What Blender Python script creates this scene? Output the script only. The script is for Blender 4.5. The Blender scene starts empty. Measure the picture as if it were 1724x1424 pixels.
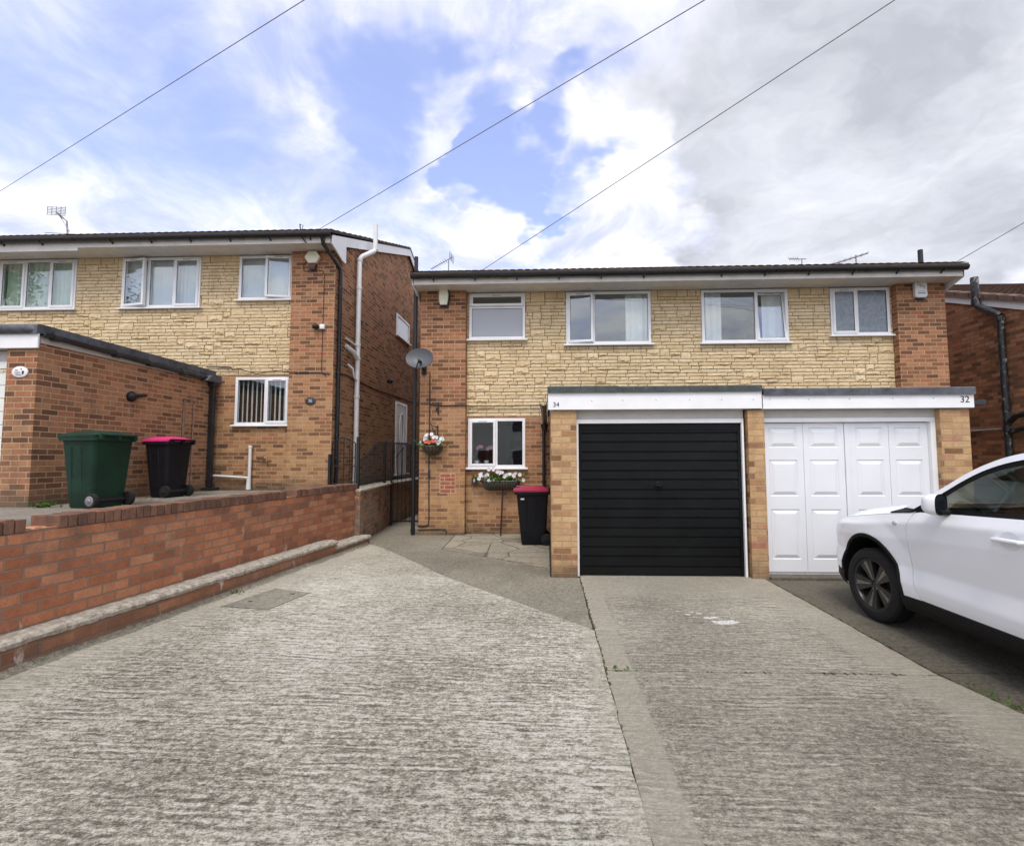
import bpy, bmesh, math, random
from mathutils import Vector, Matrix
R = random.Random(7)
scene = bpy.context.scene
COL = scene.collection
PI = math.pi

# ------------------------------------------------------------------ helpers
def link(o, parent=None):
    COL.objects.link(o)
    if parent is not None:
        o.parent = parent
        o.matrix_parent_inverse = Matrix.Translation(-parent_loc(parent))
    return o

def parent_loc(p):
    return Vector(ROOTLOC.get(p.name, (0, 0, 0)))
ROOTLOC = {}

def tag(o, label=None, cat=None, group=None, kind=None):
    if label: o['label'] = label
    if cat: o['category'] = cat
    if group: o['group'] = group
    if kind: o['kind'] = kind
    return o

def thing(name, loc, label, cat, group=None):
    o = bpy.data.objects.new(name, None)
    o.empty_display_size = .2
    COL.objects.link(o); o.location = loc
    ROOTLOC[o.name] = tuple(loc)
    return tag(o, label, cat, group)

class MB:
    """collects shapes; build() links them as one mesh object (world coordinates)"""
    def __init__(s): s.v = []; s.f = []; s.xf = None
    def add(s, vs, fs):
        b = len(s.v)
        if s.xf is not None: vs = [tuple(s.xf @ Vector(p)) for p in vs]
        s.v += [tuple(p) for p in vs]; s.f += [tuple(i + b for i in f) for f in fs]
    def box(s, x0, x1, y0, y1, z0, z1):
        if x0 > x1: x0, x1 = x1, x0
        if y0 > y1: y0, y1 = y1, y0
        s.add([(x0,y0,z0),(x1,y0,z0),(x1,y1,z0),(x0,y1,z0),(x0,y0,z1),(x1,y0,z1),(x1,y1,z1),(x0,y1,z1)],
              [(0,3,2,1),(4,5,6,7),(0,1,5,4),(1,2,6,5),(2,3,7,6),(3,0,4,7)])
        return s
    def prism(s, pts, axis, a0, a1):
        """pts 2D outline; axis x: (y,z), y: (x,z), z: (x,y)"""
        n = len(pts)
        def P(p, a): return {'x': (a, p[0], p[1]), 'y': (p[0], a, p[1]), 'z': (p[0], p[1], a)}[axis]
        s.add([P(p, a0) for p in pts] + [P(p, a1) for p in pts],
              [tuple(range(n))[::-1], tuple(range(n, 2*n))] + [(i, (i+1) % n, n+(i+1) % n, n+i) for i in range(n)])
        return s
    def tube(s, path, r, n=8, caps=True):
        path = [Vector(p) for p in path]; rs = r if isinstance(r, (list, tuple)) else [r]*len(path)
        vs = []; fs = []; prev = None
        for i, p in enumerate(path):
            d = (path[min(i+1, len(path)-1)] - path[max(i-1, 0)])
            d = d.normalized() if d.length > 1e-9 else Vector((0, 0, 1))
            if prev is None:
                a = d.orthogonal().normalized()
            else:
                a = prev - d*prev.dot(d); a = a.normalized() if a.length > 1e-6 else d.orthogonal().normalized()
            prev = a; b = d.cross(a)
            for k in range(n):
                t = 2*PI*k/n; vs.append(p + (a*math.cos(t) + b*math.sin(t))*rs[i])
        for i in range(len(path)-1):
            for k in range(n):
                fs.append((i*n+k, i*n+(k+1) % n, (i+1)*n+(k+1) % n, (i+1)*n+k))
        if caps:
            fs.append(tuple(range(n))[::-1]); fs.append(tuple((len(path)-1)*n+k for k in range(n)))
        s.add(vs, fs); return s
    def lathe(s, prof, c, axis=(0,0,1), n=24, closed=False, sx=1.0, caps=True):
        """prof [(r,h)] around axis through c"""
        c = Vector(c); d = Vector(axis).normalized(); a = d.orthogonal().normalized(); b = d.cross(a)
        vs = []; fs = []; m = len(prof)
        for r, h in prof:
            for k in range(n):
                t = 2*PI*k/n; vs.append(c + d*h + (a*math.cos(t)*sx + b*math.sin(t))*r)
        for i in range(m - (0 if closed else 1)):
            j = (i+1) % m
            for k in range(n): fs.append((i*n+k, i*n+(k+1) % n, j*n+(k+1) % n, j*n+k))
        if not closed and caps:
            fs.append(tuple(range(n))[::-1]); fs.append(tuple((m-1)*n+k for k in range(n)))
        s.add(vs, fs); return s
    def sphere(s, c, r, n=12, m=8, sc=(1,1,1)):
        vs = []; fs = []
        for i in range(m+1):
            p = PI*i/m
            for k in range(n):
                t = 2*PI*k/n
                vs.append((c[0]+r*sc[0]*math.sin(p)*math.cos(t), c[1]+r*sc[1]*math.sin(p)*math.sin(t), c[2]+r*sc[2]*math.cos(p)))
        for i in range(m):
            for k in range(n): fs.append((i*n+k, (i+1)*n+k, (i+1)*n+(k+1) % n, i*n+(k+1) % n))
        s.add(vs, fs); return s
    def grid(s, rows, flip=False):
        """rows: list of equal-length point lists"""
        n = len(rows[0]); vs = [p for r in rows for p in r]; fs = []
        for i in range(len(rows)-1):
            for j in range(n-1):
                f = (i*n+j, i*n+j+1, (i+1)*n+j+1, (i+1)*n+j)
                fs.append(f[::-1] if flip else f)
        s.add(vs, fs); return s
    def panel(s, x0, x1, z0, z1, holes, y0, y1):
        """upright sheet facing -y with rectangular holes, thickness y0..y1"""
        xs = sorted({x0, x1} | {h[0] for h in holes} | {h[1] for h in holes}); xs = [x for x in xs if x0 <= x <= x1]
        zs = sorted({z0, z1} | {h[2] for h in holes} | {h[3] for h in holes}); zs = [z for z in zs if z0 <= z <= z1]
        def hole(x, z): return any(h[0] < x < h[1] and h[2] < z < h[3] for h in holes)
        for i in range(len(xs)-1):
            for j in range(len(zs)-1):
                a, b, c, d = xs[i], xs[i+1], zs[j], zs[j+1]
                if hole((a+b)/2, (c+d)/2): continue
                s.add([(a,y0,c),(b,y0,c),(b,y0,d),(a,y0,d)], [(0,1,2,3)])
                s.add([(a,y1,c),(b,y1,c),(b,y1,d),(a,y1,d)], [(3,2,1,0)])
        for (a, b, c, d) in list(holes) + [(x0, x1, z0, z1)]:
            c2, d2 = max(c, z0), min(d, z1)
            s.add([(a,y0,c2),(b,y0,c2),(b,y0,d2),(a,y0,d2),(a,y1,c2),(b,y1,c2),(b,y1,d2),(a,y1,d2)],
                  [(0,1,5,4),(1,2,6,5),(2,3,7,6),(3,0,4,7)])
        return s
    def build(s, name, mat, parent=None, bevel=0, smooth=False, seg=2, angle=35):
        me = bpy.data.meshes.new(name); me.from_pydata(s.v, [], s.f); me.update()
        bm = bmesh.new(); bm.from_mesh(me)
        if smooth: bmesh.ops.remove_doubles(bm, verts=bm.verts, dist=1e-5)
        bmesh.ops.recalc_face_normals(bm, faces=bm.faces)
        if bevel:
            es = [e for e in bm.edges if len(e.link_faces) == 2 and e.calc_face_angle(0) > .5]
            bmesh.ops.bevel(bm, geom=es, offset=bevel, segments=seg, affect='EDGES', profile=.5, clamp_overlap=True)
        if smooth:
            for f in bm.faces: f.smooth = True
            for e in bm.edges:
                if len(e.link_faces) == 2 and e.calc_face_angle(0) > math.radians(angle): e.smooth = False
        bm.to_mesh(me); bm.free()
        me.materials.append(mat)
        o = bpy.data.objects.new(name, me)
        return link(o, parent)

def text_mesh(txt, size, loc, rot, mat, parent, name='lettering', depth=.002, align='CENTER'):
    cu = bpy.data.curves.new(name, 'FONT'); cu.body = txt; cu.size = size; cu.extrude = depth; cu.align_x = align; cu.align_y = 'CENTER'
    o = bpy.data.objects.new('tmp_text', cu); COL.objects.link(o)
    bpy.context.view_layer.update()
    me = bpy.data.meshes.new_from_object(o.evaluated_get(bpy.context.evaluated_depsgraph_get()))
    bpy.data.objects.remove(o); me.transform(Matrix.Translation(loc) @ rot); me.name = name
    me.materials.clear(); me.materials.append(mat)
    return link(bpy.data.objects.new(name, me), parent)
FACE = Matrix.Rotation(PI/2, 4, 'X')          # text standing upright, facing -y

# ------------------------------------------------------------------ materials
class NB:
    def __init__(s, name):
        s.m = bpy.data.materials.new(name); s.m.use_nodes = True; s.t = s.m.node_tree; s.t.nodes.clear()
        s.o = s.t.nodes.new('ShaderNodeOutputMaterial')
    def n(s, typ, ins=None, **props):
        d = s.t.nodes.new(typ)
        for k, v in props.items(): setattr(d, k, v)
        for k, v in (ins or {}).items():
            if v is None: continue
            if isinstance(v, bpy.types.NodeSocket): s.t.links.new(v, d.inputs[k])
            else:
                i = d.inputs[k]
                if hasattr(i.default_value, '__len__') and not hasattr(v, '__len__'): v = (v, v, v)
                if hasattr(i.default_value, '__len__') and len(i.default_value) == 4 and len(v) == 3: v = (*v, 1)
                i.default_value = v
        return d
    def pos(s): return s.n('ShaderNodeNewGeometry').outputs['Position']
    def sep(s, v): return s.n('ShaderNodeSeparateXYZ', {0: v}).outputs
    def comb(s, x, y, z): return s.n('ShaderNodeCombineXYZ', {0: x, 1: y, 2: z}).outputs[0]
    def math(s, op, a, b=None, c=None): return s.n('ShaderNodeMath', {0: a, 1: b, 2: c}, operation=op).outputs[0]
    def vm(s, op, a, b): return s.n('ShaderNodeVectorMath', {0: a, 1: b}, operation=op).outputs[0]
    def mix(s, f, a, b, mode='MIX'):
        return s.n('ShaderNodeMix', {0: f, 6: a, 7: b}, data_type='RGBA', blend_type=mode).outputs[2]
    def ramp(s, f, stops, interp='LINEAR'):
        d = s.n('ShaderNodeValToRGB', {0: f}); cr = d.color_ramp; cr.interpolation = interp
        while len(cr.elements) < len(stops): cr.elements.new(.5)
        for e, (p, c) in zip(cr.elements, stops):
            e.position = p; e.color = (c, c, c, 1) if not hasattr(c, '__len__') else (*c, 1)
        return d.outputs[0]
    def mr(s, v, a, b, c=0., d=1., smooth=False):
        return s.n('ShaderNodeMapRange', {0: v, 1: a, 2: b, 3: c, 4: d}, interpolation_type='SMOOTHSTEP' if smooth else 'LINEAR').outputs[0]
    def noise(s, vec, scale, detail=4, rough=.55, dist=0):
        return s.n('ShaderNodeTexNoise', {'Vector': vec, 'Scale': scale, 'Detail': detail, 'Roughness': rough, 'Distortion': dist}).outputs[0]
    def scl(s, vec, x, y, z): return s.vm('MULTIPLY', vec, (x, y, z))
    def bump(s, h, st=.5, dist=.01, nrm=None):
        return s.n('ShaderNodeBump', {'Height': h, 'Strength': st, 'Distance': dist, 'Normal': nrm}).outputs[0]
    def fin(s, base, rough=.6, nrm=None, **kw):
        d = {'Base Color': base, 'Roughness': rough, 'Normal': nrm}
        for k, v in kw.items(): d[k.replace('_', ' ')] = v
        b = s.n('ShaderNodeBsdfPrincipled', d); s.t.links.new(b.outputs[0], s.o.inputs[0]); return s.m

def plain(name, col, rough=.5, var=.12, scale=6, metal=0, bump=.0, bscale=120, **kw):
    """paint, plastic or metal with a little dirt and unevenness"""
    b = NB(name); p = b.pos()
    n = b.noise(p, scale, 5, .6)
    c = b.mix(b.mr(n, .35, .7), col, tuple(min(1, x*(1-var*1.6)) for x in col))
    r = b.mr(b.noise(p, scale*4, 3), .3, .7, max(.02, rough-.08), min(1, rough+.08))
    nr = b.bump(b.noise(p, bscale, 3), bump, .004) if bump else None
    return b.fin(c, r, nr, Metallic=metal, **kw)

def wall_uv(b):
    g = b.n('ShaderNodeNewGeometry'); x, y, z = b.sep(g.outputs['Position'])
    nx = b.math('GREATER_THAN', b.math('ABSOLUTE', b.sep(g.outputs['True Normal'])[0]), .6)
    u = b.math('ADD', b.math('MULTIPLY', y, nx), b.math('MULTIPLY', x, b.math('SUBTRACT', 1, nx)))
    return u, z, g.outputs['Position']

def brick_mat(name, lo, hi, mortar, dz=0., du=0., bw=.2365, rh=.0795, ms=.0076, zmix=(.8, 3.6), dirt=.75, bumps=.6, stain=None):
    b = NB(name); u, z, p = wall_uv(b)
    w = b.math('MULTIPLY', b.math('SUBTRACT', b.noise(p, 7, 3), .5), .012)
    uu = b.math('ADD', b.math('ADD', u, du), w); zz = b.math('ADD', b.math('SUBTRACT', z, dz-.02), b.math('MULTIPLY', w, .8))
    br = b.n('ShaderNodeTexBrick', {'Vector': b.comb(uu, zz, 0), 'Color1': (0, 0, 0), 'Color2': (1, 1, 1), 'Mortar': (.5, .5, .5), 'Scale': 1,
             'Mortar Size': ms, 'Mortar Smooth': .25, 'Bias': 0, 'Brick Width': bw, 'Row Height': rh}, offset=.5, offset_frequency=2)
    t = br.outputs[0]; m = br.outputs[1]
    ca = b.ramp(t, lo); cb = b.ramp(t, hi)
    k = b.math('ADD', b.mr(b.math('SUBTRACT', z, dz), zmix[0], zmix[1]), b.math('MULTIPLY', b.math('SUBTRACT', b.noise(p, .9, 3), .5), 1.3))
    k = b.n('ShaderNodeClamp', {0: k}).outputs[0]
    c = b.mix(k, ca, cb)
    f1 = b.noise(p, 60, 5, .7); f2 = b.noise(p, 9, 4, .6)
    c = b.mix(1, c, b.ramp(f1, [(.25, .72), (.5, 1), (.8, 1.22)]), 'MULTIPLY')
    c = b.mix(1, c, b.ramp(f2, [(.3, .85), (.6, 1.08)]), 'MULTIPLY')
    mc = b.mix(b.noise(p, 18, 4), mortar, tuple(x*.72 for x in mortar))
    c = b.mix(m, c, mc)
    if dirt:                                                        # splash-back grime and algae at the foot, patchy lime bloom
        zl = b.math('SUBTRACT', z, dz)
        gm = b.math('MULTIPLY', b.mr(b.math('ADD', zl, b.math('MULTIPLY', b.math('SUBTRACT', b.noise(p, 4, 5, .7), .5), .5)), .28, -.02), dirt)
        c = b.mix(gm, c, (.10, .082, .055))
        c = b.mix(b.mr(b.noise(b.scl(p, 1, 1, .6), 3.1, 7, .74), .60, .74, 0, .38), c, (.50, .40, .31))
        c = b.mix(b.mr(b.noise(b.scl(p, 1, 1, .35), 2.0, 6, .7), .58, .74, 0, .40), c, (.09, .06, .042))
    if stain: c = stain(b, c, u, z, p)
    h = b.math('SUBTRACT', b.math('ADD', b.math('MULTIPLY', f1, .25), b.math('MULTIPLY', t, .22)), b.math('MULTIPLY', m, 1.0))
    return b.fin(c, .88, b.bump(h, bumps, .011), Specular_IOR_Level=.25)

TAN = [(0, (.15, .075, .04)), (.10, (.21, .103, .05)), (.25, (.27, .137, .063)), (.45, (.36, .193, .088)), (.7, (.43, .248, .118)), (.88, (.40, .215, .10)), (1, (.33, .135, .064))]
RED = [(0, (.13, .061, .034)), (.14, (.18, .081, .042)), (.32, (.235, .106, .051)), (.6, (.335, .155, .075)), (.85, (.39, .19, .097)), (1, (.33, .11, .056))]
MORT = (.50, .345, .215)
M = {}
M['brick34'] = brick_mat('house_brick', TAN, RED, MORT)
M['brick32'] = brick_mat('house_brick_red', TAN, RED, MORT, du=.11, zmix=(1.6, 3.4))
M['brick36'] = brick_mat('house_brick_uphill', TAN, RED, MORT, dz=.9, du=.06, zmix=(1.2, 3.4))
M['brickgar'] = brick_mat('garage_pier_brick', [(0, (.20, .105, .05)), (.12, (.30, .16, .08)), (.22, (.46, .28, .135)), (.6, (.52, .34, .17)), (.88, (.47, .28, .15)), (1, (.36, .16, .10))], RED, (.43, .30, .175), zmix=(3, 6), du=.055)
M['brickgar36'] = brick_mat('garage_wall_brick', [(0, (.14, .07, .038)), (.2, (.20, .098, .052)), (.4, (.28, .142, .072)), (.8, (.36, .19, .098)), (1, (.31, .125, .07))], RED, MORT, dz=.9, zmix=(0, 2.4))
M['brick30'] = brick_mat('house_brick_brown', RED, RED, (.23, .14, .08), du=.03)
GARDEN = [(0, (.24, .098, .054)), (.25, (.34, .128, .064)), (.55, (.42, .166, .082)), (.85, (.46, .21, .112)), (1, (.32, .125, .07))]
def eff(b, c, u, z, p):
    m = b.math('MULTIPLY', b.mr(b.noise(b.scl(p, 1, 1, .35), 7, 6, .7), .62, .70), b.mr(z, .9, .2, 0, .75))
    c = b.mix(m, c, (.62, .55, .47))
    d = b.math('MULTIPLY', b.mr(b.noise(p, 3.2, 5, .65), .48, .68), b.mr(z, .45, .95, 0, .7))
    return b.mix(d, c, (.13, .085, .06))
M['garden'] = brick_mat('garden_wall_brick', GARDEN, GARDEN, (.28, .19, .135), ms=.0085, bw=.245, rh=.0905, bumps=.8, stain=eff, du=.04)
def oldst(b, c, u, z, p):
    m = b.mr(b.noise(b.scl(p, 1, 1, .6), 2.6, 7, .72), .42, .6, 0, .85)
    c = b.mix(m, c, b.mix(b.noise(p, 25, 4), (.16, .13, .10), (.34, .29, .23)))
    w = b.math('MULTIPLY', b.mr(b.noise(b.scl(p, 1, 1, .5), 9, 5, .7), .64, .72), b.mr(z, .1, .7, .2, .9))
    return b.mix(w, c, (.62, .58, .52))
M['oldwall'] = brick_mat('old_wall_brick', RED, RED, (.22, .16, .11), bumps=1, stain=oldst)

def coping_mat(name, c1, c2, dirt=(.09, .06, .045)):
    b = NB(name); g = b.n('ShaderNodeNewGeometry'); p = g.outputs['Position']
    c = b.mix(g.outputs['Random Per Island'], c1, c2)
    c = b.mix(b.mr(b.noise(p, 8, 6, .7), .42, .68, 0, .8), c, dirt)
    c = b.mix(1, c, b.ramp(b.noise(p, 70, 5, .7), [(.25, .7), (.75, 1.25)]), 'MULTIPLY')
    return b.fin(c, .9, b.bump(b.noise(p, 55, 5, .7), .7, .006), Specular_IOR_Level=.2)
M['coping'] = coping_mat('coping_brick', (.125, .066, .044), (.235, .12, .078))
M['tile'] = coping_mat('roof_tile', (.075, .055, .043), (.11, .078, .06), (.04, .034, .028))
M['tile30'] = coping_mat('brown_roof_tile', (.14, .095, .072), (.19, .125, .095), (.08, .06, .05))
b = NB('yellow_stone'); g = b.n('ShaderNodeNewGeometry'); p = g.outputs['Position']
c = b.mix(g.outputs['Random Per Island'], (.615, .47, .268), (.725, .575, .36))
c = b.mix(1, c, b.ramp(b.noise(p, 14, 6, .65), [(.3, .86), (.6, 1.05)]), 'MULTIPLY')
c = b.mix(b.mr(b.noise(b.scl(p, 1, 1, .4), 2.2, 5, .6), .55, .75, 0, .35), c, (.30, .22, .12))
st = b.mr(b.noise(b.scl(p, 9, 1, .7), 1, 6, .7), .55, .72, 0, .5)
c = b.mix(st, c, (.27, .205, .12))
M['stone'] = b.fin(c, .9, b.bump(b.noise(p, 45, 5, .65), .5, .008), Specular_IOR_Level=.2)
M['stone_mortar'] = plain('stone_mortar', (.25, .165, .09), .95, .2, 20, bump=.4)
b = NB('weathered_concrete_cap'); p = b.pos()
c = b.ramp(b.noise(p, 22, 7, .75), [(.3, (.12, .10, .08)), (.48, (.36, .32, .26)), (.7, (.58, .54, .46))])
M['cap'] = b.fin(c, .95, b.bump(b.noise(p, 35, 6, .75), 1, .012), Specular_IOR_Level=.1)

def concrete(name, dark, mid, light, ridge=1., speck=1., smooth_mask=None, smooth_col=(.24, .215, .17), thr=.5):
    """tamped concrete: broken brush ridges across x, worn pale crests, dark pitted hollows"""
    b = NB(name); p = b.pos(); x, y, z = b.sep(p)
    med = b.noise(p, 2.3, 5, .6); big = b.noise(p, .62, 4, .6)
    yy = b.math('ADD', y, b.math('ADD', b.math('MULTIPLY', x, .03), b.math('MULTIPLY', b.math('SUBTRACT', b.noise(b.scl(p, .9, 2.2, 1), 1, 3), .5), .16)))
    ph = b.math('ADD', yy, b.math('MULTIPLY', b.math('SUBTRACT', b.noise(b.scl(p, .45, 1.5, 1), 9, 5, .65), .5), .085))
    s1 = b.math('SINE', b.math('MULTIPLY', ph, 2*PI/.052)); s2 = b.math('SINE', b.math('MULTIPLY', b.math('ADD', ph, b.math('MULTIPLY', x, .006)), 2*PI/.031))
    am = b.math('MULTIPLY', b.mr(med, .40, .62, .1, 1.0), b.mr(b.noise(b.scl(p, .5, 5, 1), 1.7, 5, .65), .40, .60, .1, 1.0))
    rg = b.math('MULTIPLY', b.math('ADD', b.math('MULTIPLY', s1, .12), b.math('MULTIPLY', s2, .07)), b.math('MULTIPLY', am, ridge))
    st = b.math('MULTIPLY', b.math('SUBTRACT', b.noise(b.comb(b.math('MULTIPLY', x, 3.2), b.math('MULTIPLY', yy, 40), 0), 1, 6, .72), .5), b.mr(big, .42, .6, .5*ridge, 1.1*ridge))
    f1 = b.math('SUBTRACT', b.noise(b.scl(p, 1, 1.5, 1), 20, 7, .78, .3), .5)
    f2 = b.math('SUBTRACT', b.noise(b.scl(p, 1, 1.3, 1), 60, 5, .75), .5)
    f3 = b.math('SUBTRACT', b.noise(p, 150, 3, .7), .5)
    h = b.math('ADD', b.math('ADD', rg, st), b.math('MULTIPLY', b.math('ADD', b.math('ADD', b.math('MULTIPLY', f1, 1.15), b.math('MULTIPLY', f2, .95)), b.math('MULTIPLY', f3, .6)), speck))
    h = b.math('ADD', h, b.math('MULTIPLY', b.math('SUBTRACT', big, .5), .5))
    if smooth_mask:
        sm = smooth_mask(b, x, y, p)
        h = b.math('MULTIPLY', h, b.math('SUBTRACT', 1, b.math('MULTIPLY', sm, .42)))
    t = b.math('ADD', h, thr)
    c = b.ramp(t, [(.16, tuple(v*.5 for v in dark)), (.36, dark), (.52, mid), (.70, light), (.90, tuple(min(.85, v*1.25) for v in light))])
    c = b.mix(1, c, b.ramp(b.noise(p, .45, 5, .65), [(.3, (.80, .79, .77)), (.7, (1.08, 1.08, 1.07))]), 'MULTIPLY')
    if smooth_mask:
        c = b.mix(b.math('MULTIPLY', sm, .42), c, b.mix(1, smooth_col, b.ramp(b.noise(p, 48, 7, .78), [(.3, .5), (.7, 1.5)]), 'MULTIPLY'))
    sn = b.mr(b.noise(p, 1.7, 6, .7), .58, .74, 0, .26)
    c = b.mix(sn, c, (.14, .125, .10))
    return b.fin(c, .92, b.bump(h, 1.0, .022), Specular_IOR_Level=.15)
M['drive'] = concrete('tamped_concrete', (.212, .193, .152), (.455, .42, .335), (.85, .81, .685), 1.05, 1.0, thr=.55,
    smooth_mask=lambda b, x, y, p: b.n('ShaderNodeClamp', {0: b.math('ADD', b.mr(b.math('ADD', x, b.math('MULTIPLY', y, -.1)), -3.55, -3.95), b.math('ADD', b.mr(y, 4.6, 7.2, 0, .6), b.mr(b.math('ADD', x, b.math('MULTIPLY', b.noise(p, 3, 3), .12)), .30, .36, 0, .6)))}).outputs[0], smooth_col=(.33, .305, .25))
M['drive_mid'] = concrete('brushed_concrete', (.20, .18, .143), (.375, .342, .276), (.63, .58, .478), .85, .85, thr=.525,
    smooth_mask=lambda b, x, y, p: b.n('ShaderNodeClamp', {0: b.math('ADD', b.math('ADD', b.mr(x, .615, .600), b.mr(b.math('ADD', x, b.math('MULTIPLY', b.noise(p, 2, 3), .25)), 2.46, 2.56)), b.mr(b.math('ADD', y, b.math('MULTIPLY', b.noise(p, 1.3, 3), .5)), 5.75, 5.95, 0, .8))}).outputs[0], smooth_col=(.30, .272, .215))
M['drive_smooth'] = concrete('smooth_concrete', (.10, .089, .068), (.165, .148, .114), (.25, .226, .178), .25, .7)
M['apron'] = concrete('apron_concrete', (.215, .196, .152), (.335, .307, .241), (.49, .452, .362), .2, 1.0)
M['drive36'] = concrete('upper_concrete', (.20, .175, .14), (.30, .265, .22), (.42, .38, .32), .3, .8)
b = NB('crazy_paving'); p = b.pos()
vd = b.n('ShaderNodeTexVoronoi', {'Vector': p, 'Scale': 1.75}, feature='DISTANCE_TO_EDGE').outputs[0]
vc = b.sep(b.n('ShaderNodeTexVoronoi', {'Vector': p, 'Scale': 1.75}).outputs['Color'])[0]
c = b.mix(vc, (.19, .168, .128), (.30, .272, .212))
c = b.mix(1, c, b.ramp(b.noise(p, 14, 6, .7), [(.3, .7), (.7, 1.3)]), 'MULTIPLY')
c = b.mix(b.mr(b.noise(p, 2.2, 4, .6), .55, .75, 0, .5), c, (.42, .35, .25))
j = b.mr(b.math('ADD', vd, b.math('MULTIPLY', b.noise(p, 12, 4), .03)), .022, .035)
c = b.mix(j, (.12, .108, .082), c)
M['paving'] = b.fin(c, .92, b.bump(b.math('ADD', j, b.math('MULTIPLY', b.noise(p, 10, 5), .8)), .8, .02), Specular_IOR_Level=.2)
b = NB('soil_joint'); p = b.pos()
M['soil'] = b.fin(b.ramp(b.noise(p, 12, 6, .7), [(.35, (.05, .044, .033)), (.6, (.10, .09, .068)), (.72, (.06, .07, .035))]), 1, Specular_IOR_Level=.1)
M['upvc'] = plain('white_upvc', (.80, .80, .80), .32, .05, 4)
M['whitepaint'] = plain('white_fascia_paint', (.84, .84, .83), .45, .05, 3)
M['eaves'] = plain('shaded_eaves_paint', (.66, .63, .58), .5, .10, 5)  # base tone lowered to carry the shading on fascia and soffit
M['doorwhite'] = plain('white_garage_door', (.75, .76, .77), .42, .04, 2)
M['doorcream'] = plain('cream_garage_door', (.80, .81, .76), .4, .05, 2)
M['doorblack'] = plain('black_garage_door', (.0055, .0064, .0064), .40, .35, 3, bump=.1, bscale=30, Specular_IOR_Level=.2)
M['lintel'] = plain('painted_lintel', (.50, .48, .44), .55, .08, 5)
M['felt'] = plain('green_grey_roofing_felt', (.075, .088, .083), .9, .3, 9, bump=.5)
M['lead'] = plain('grey_roofing_felt', (.105, .11, .125), .7, .45, 5, bump=.3)
M['gutter'] = plain('black_gutter', (.012, .012, .013), .32, .3, 6)
M['gutterg'] = plain('grey_gutter', (.03, .032, .036), .38, .3, 6)
M['iron'] = plain('black_iron', (.010, .0095, .010), .5, .3, 10)
M['peel'] = None
b = NB('peeling_pipe_paint'); p = b.pos()
M['peel'] = b.fin(b.ramp(b.noise(b.scl(p, 1, 1, .5), 16, 6, .7), [(.50, (.010, .009, .009)), (.58, (.03, .03, .03)), (.64, (.24, .24, .225))]), .5)
M['whitepipe'] = plain('white_plastic_pipe', (.78, .78, .76), .35, .08, 6)
M['greypipe'] = plain('grey_plastic_pipe', (.36, .35, .33), .5, .2, 8)
M['copper'] = plain('copper_pipe', (.42, .28, .20), .4, .3, 10, metal=.4)
M['curtain'] = plain('white_curtain', (.92, .92, .90), .9, .03, 3)
M['blind'] = plain('vertical_blind', (.58, .63, .65), .8, .05, 3)
M['blinddark'] = plain('grey_blind', (.50, .52, .50), .8, .1, 3)
M['net'] = plain('green_tinted_net', (.62, .72, .57), .9, .1, 3)
M['inside'] = plain('inside_wall', (.34, .33, .30), .9, .1, 1)
M['insidedark'] = plain('inside_dark_wall', (.22, .225, .20), .9, .1, 1)
M['insidered'] = plain('red_chair', (.16, .012, .012), .8, .2, 3)
b = NB('window_glass')
bf = b.n('ShaderNodeNewGeometry').outputs['Backfacing']
fr = b.n('ShaderNodeFresnel', {'IOR': b.mr(bf, 0, 1, 1.9, 1/1.9)}).outputs[0]
nb = b.bump(b.noise(b.pos(), 1.6, 2), .035, .05)
gl = b.n('ShaderNodeBsdfGlossy', {'Color': (.96, .98, 1), 'Roughness': .004, 'Normal': nb}).outputs[0]
tr = b.n('ShaderNodeBsdfTransparent', {'Color': (.93, .96, .95)}).outputs[0]
mx = b.n('ShaderNodeMixShader', {0: b.math('ADD', b.math('MULTIPLY', fr, 1.0), .02), 1: tr, 2: gl}).outputs[0]
b.t.links.new(mx, b.o.inputs[0]); M['glass'] = b.m
b = NB('frosted_glass'); p = b.pos()
M['frost'] = b.fin(b.mix(b.noise(p, 2, 3), (.34, .36, .38), (.30, .32, .34)), .28, b.bump(b.noise(p, 90, 3), .1, .003), Specular_IOR_Level=.9)
b = NB('patterned_glass'); p = b.pos()
M['frost2'] = b.fin(b.ramp(b.noise(p, 11, 5, .6, 1.2), [(.35, (.10, .13, .155)), (.7, (.20, .245, .28))]), .22, b.bump(b.noise(p, 26, 4), .35, .006), Specular_IOR_Level=.9)
b = NB('car_glass')
bf = b.n('ShaderNodeNewGeometry').outputs['Backfacing']
fr = b.n('ShaderNodeFresnel', {'IOR': b.mr(bf, 0, 1, 1.5, 1/1.5)}).outputs[0]
gl = b.n('ShaderNodeBsdfGlossy', {'Color': (1, 1, 1), 'Roughness': .003}).outputs[0]
tr = b.n('ShaderNodeBsdfTransparent', {'Color': (.42, .49, .47)}).outputs[0]
mx = b.n('ShaderNodeMixShader', {0: b.math('ADD', b.math('MULTIPLY', fr, .85), .03), 1: tr, 2: gl}).outputs[0]
b.t.links.new(mx, b.o.inputs[0]); M['carglass'] = b.m
b = NB('white_car_paint'); p = b.pos()
M['car'] = b.fin(b.mix(b.mr(b.noise(p, 3, 4), .4, .7, 0, .3), (.80, .815, .83), (.74, .755, .77)), .38, None, Coat_Weight=.9, Coat_Roughness=.04, Specular_IOR_Level=.5)
M['carblack'] = plain('black_car_trim', (.006, .006, .0065), .55, .3, 9, bump=.15, bscale=300, Specular_IOR_Level=.25)
M['tyre'] = plain('tyre_rubber', (.008, .0075, .0075), .9, .3, 12, bump=.3)
M['rim'] = plain('dark_alloy', (.085, .082, .08), .34, .2, 9, metal=.75)
M['rimbright'] = plain('machined_alloy', (.27, .27, .27), .28, .1, 9, metal=.8)
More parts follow.
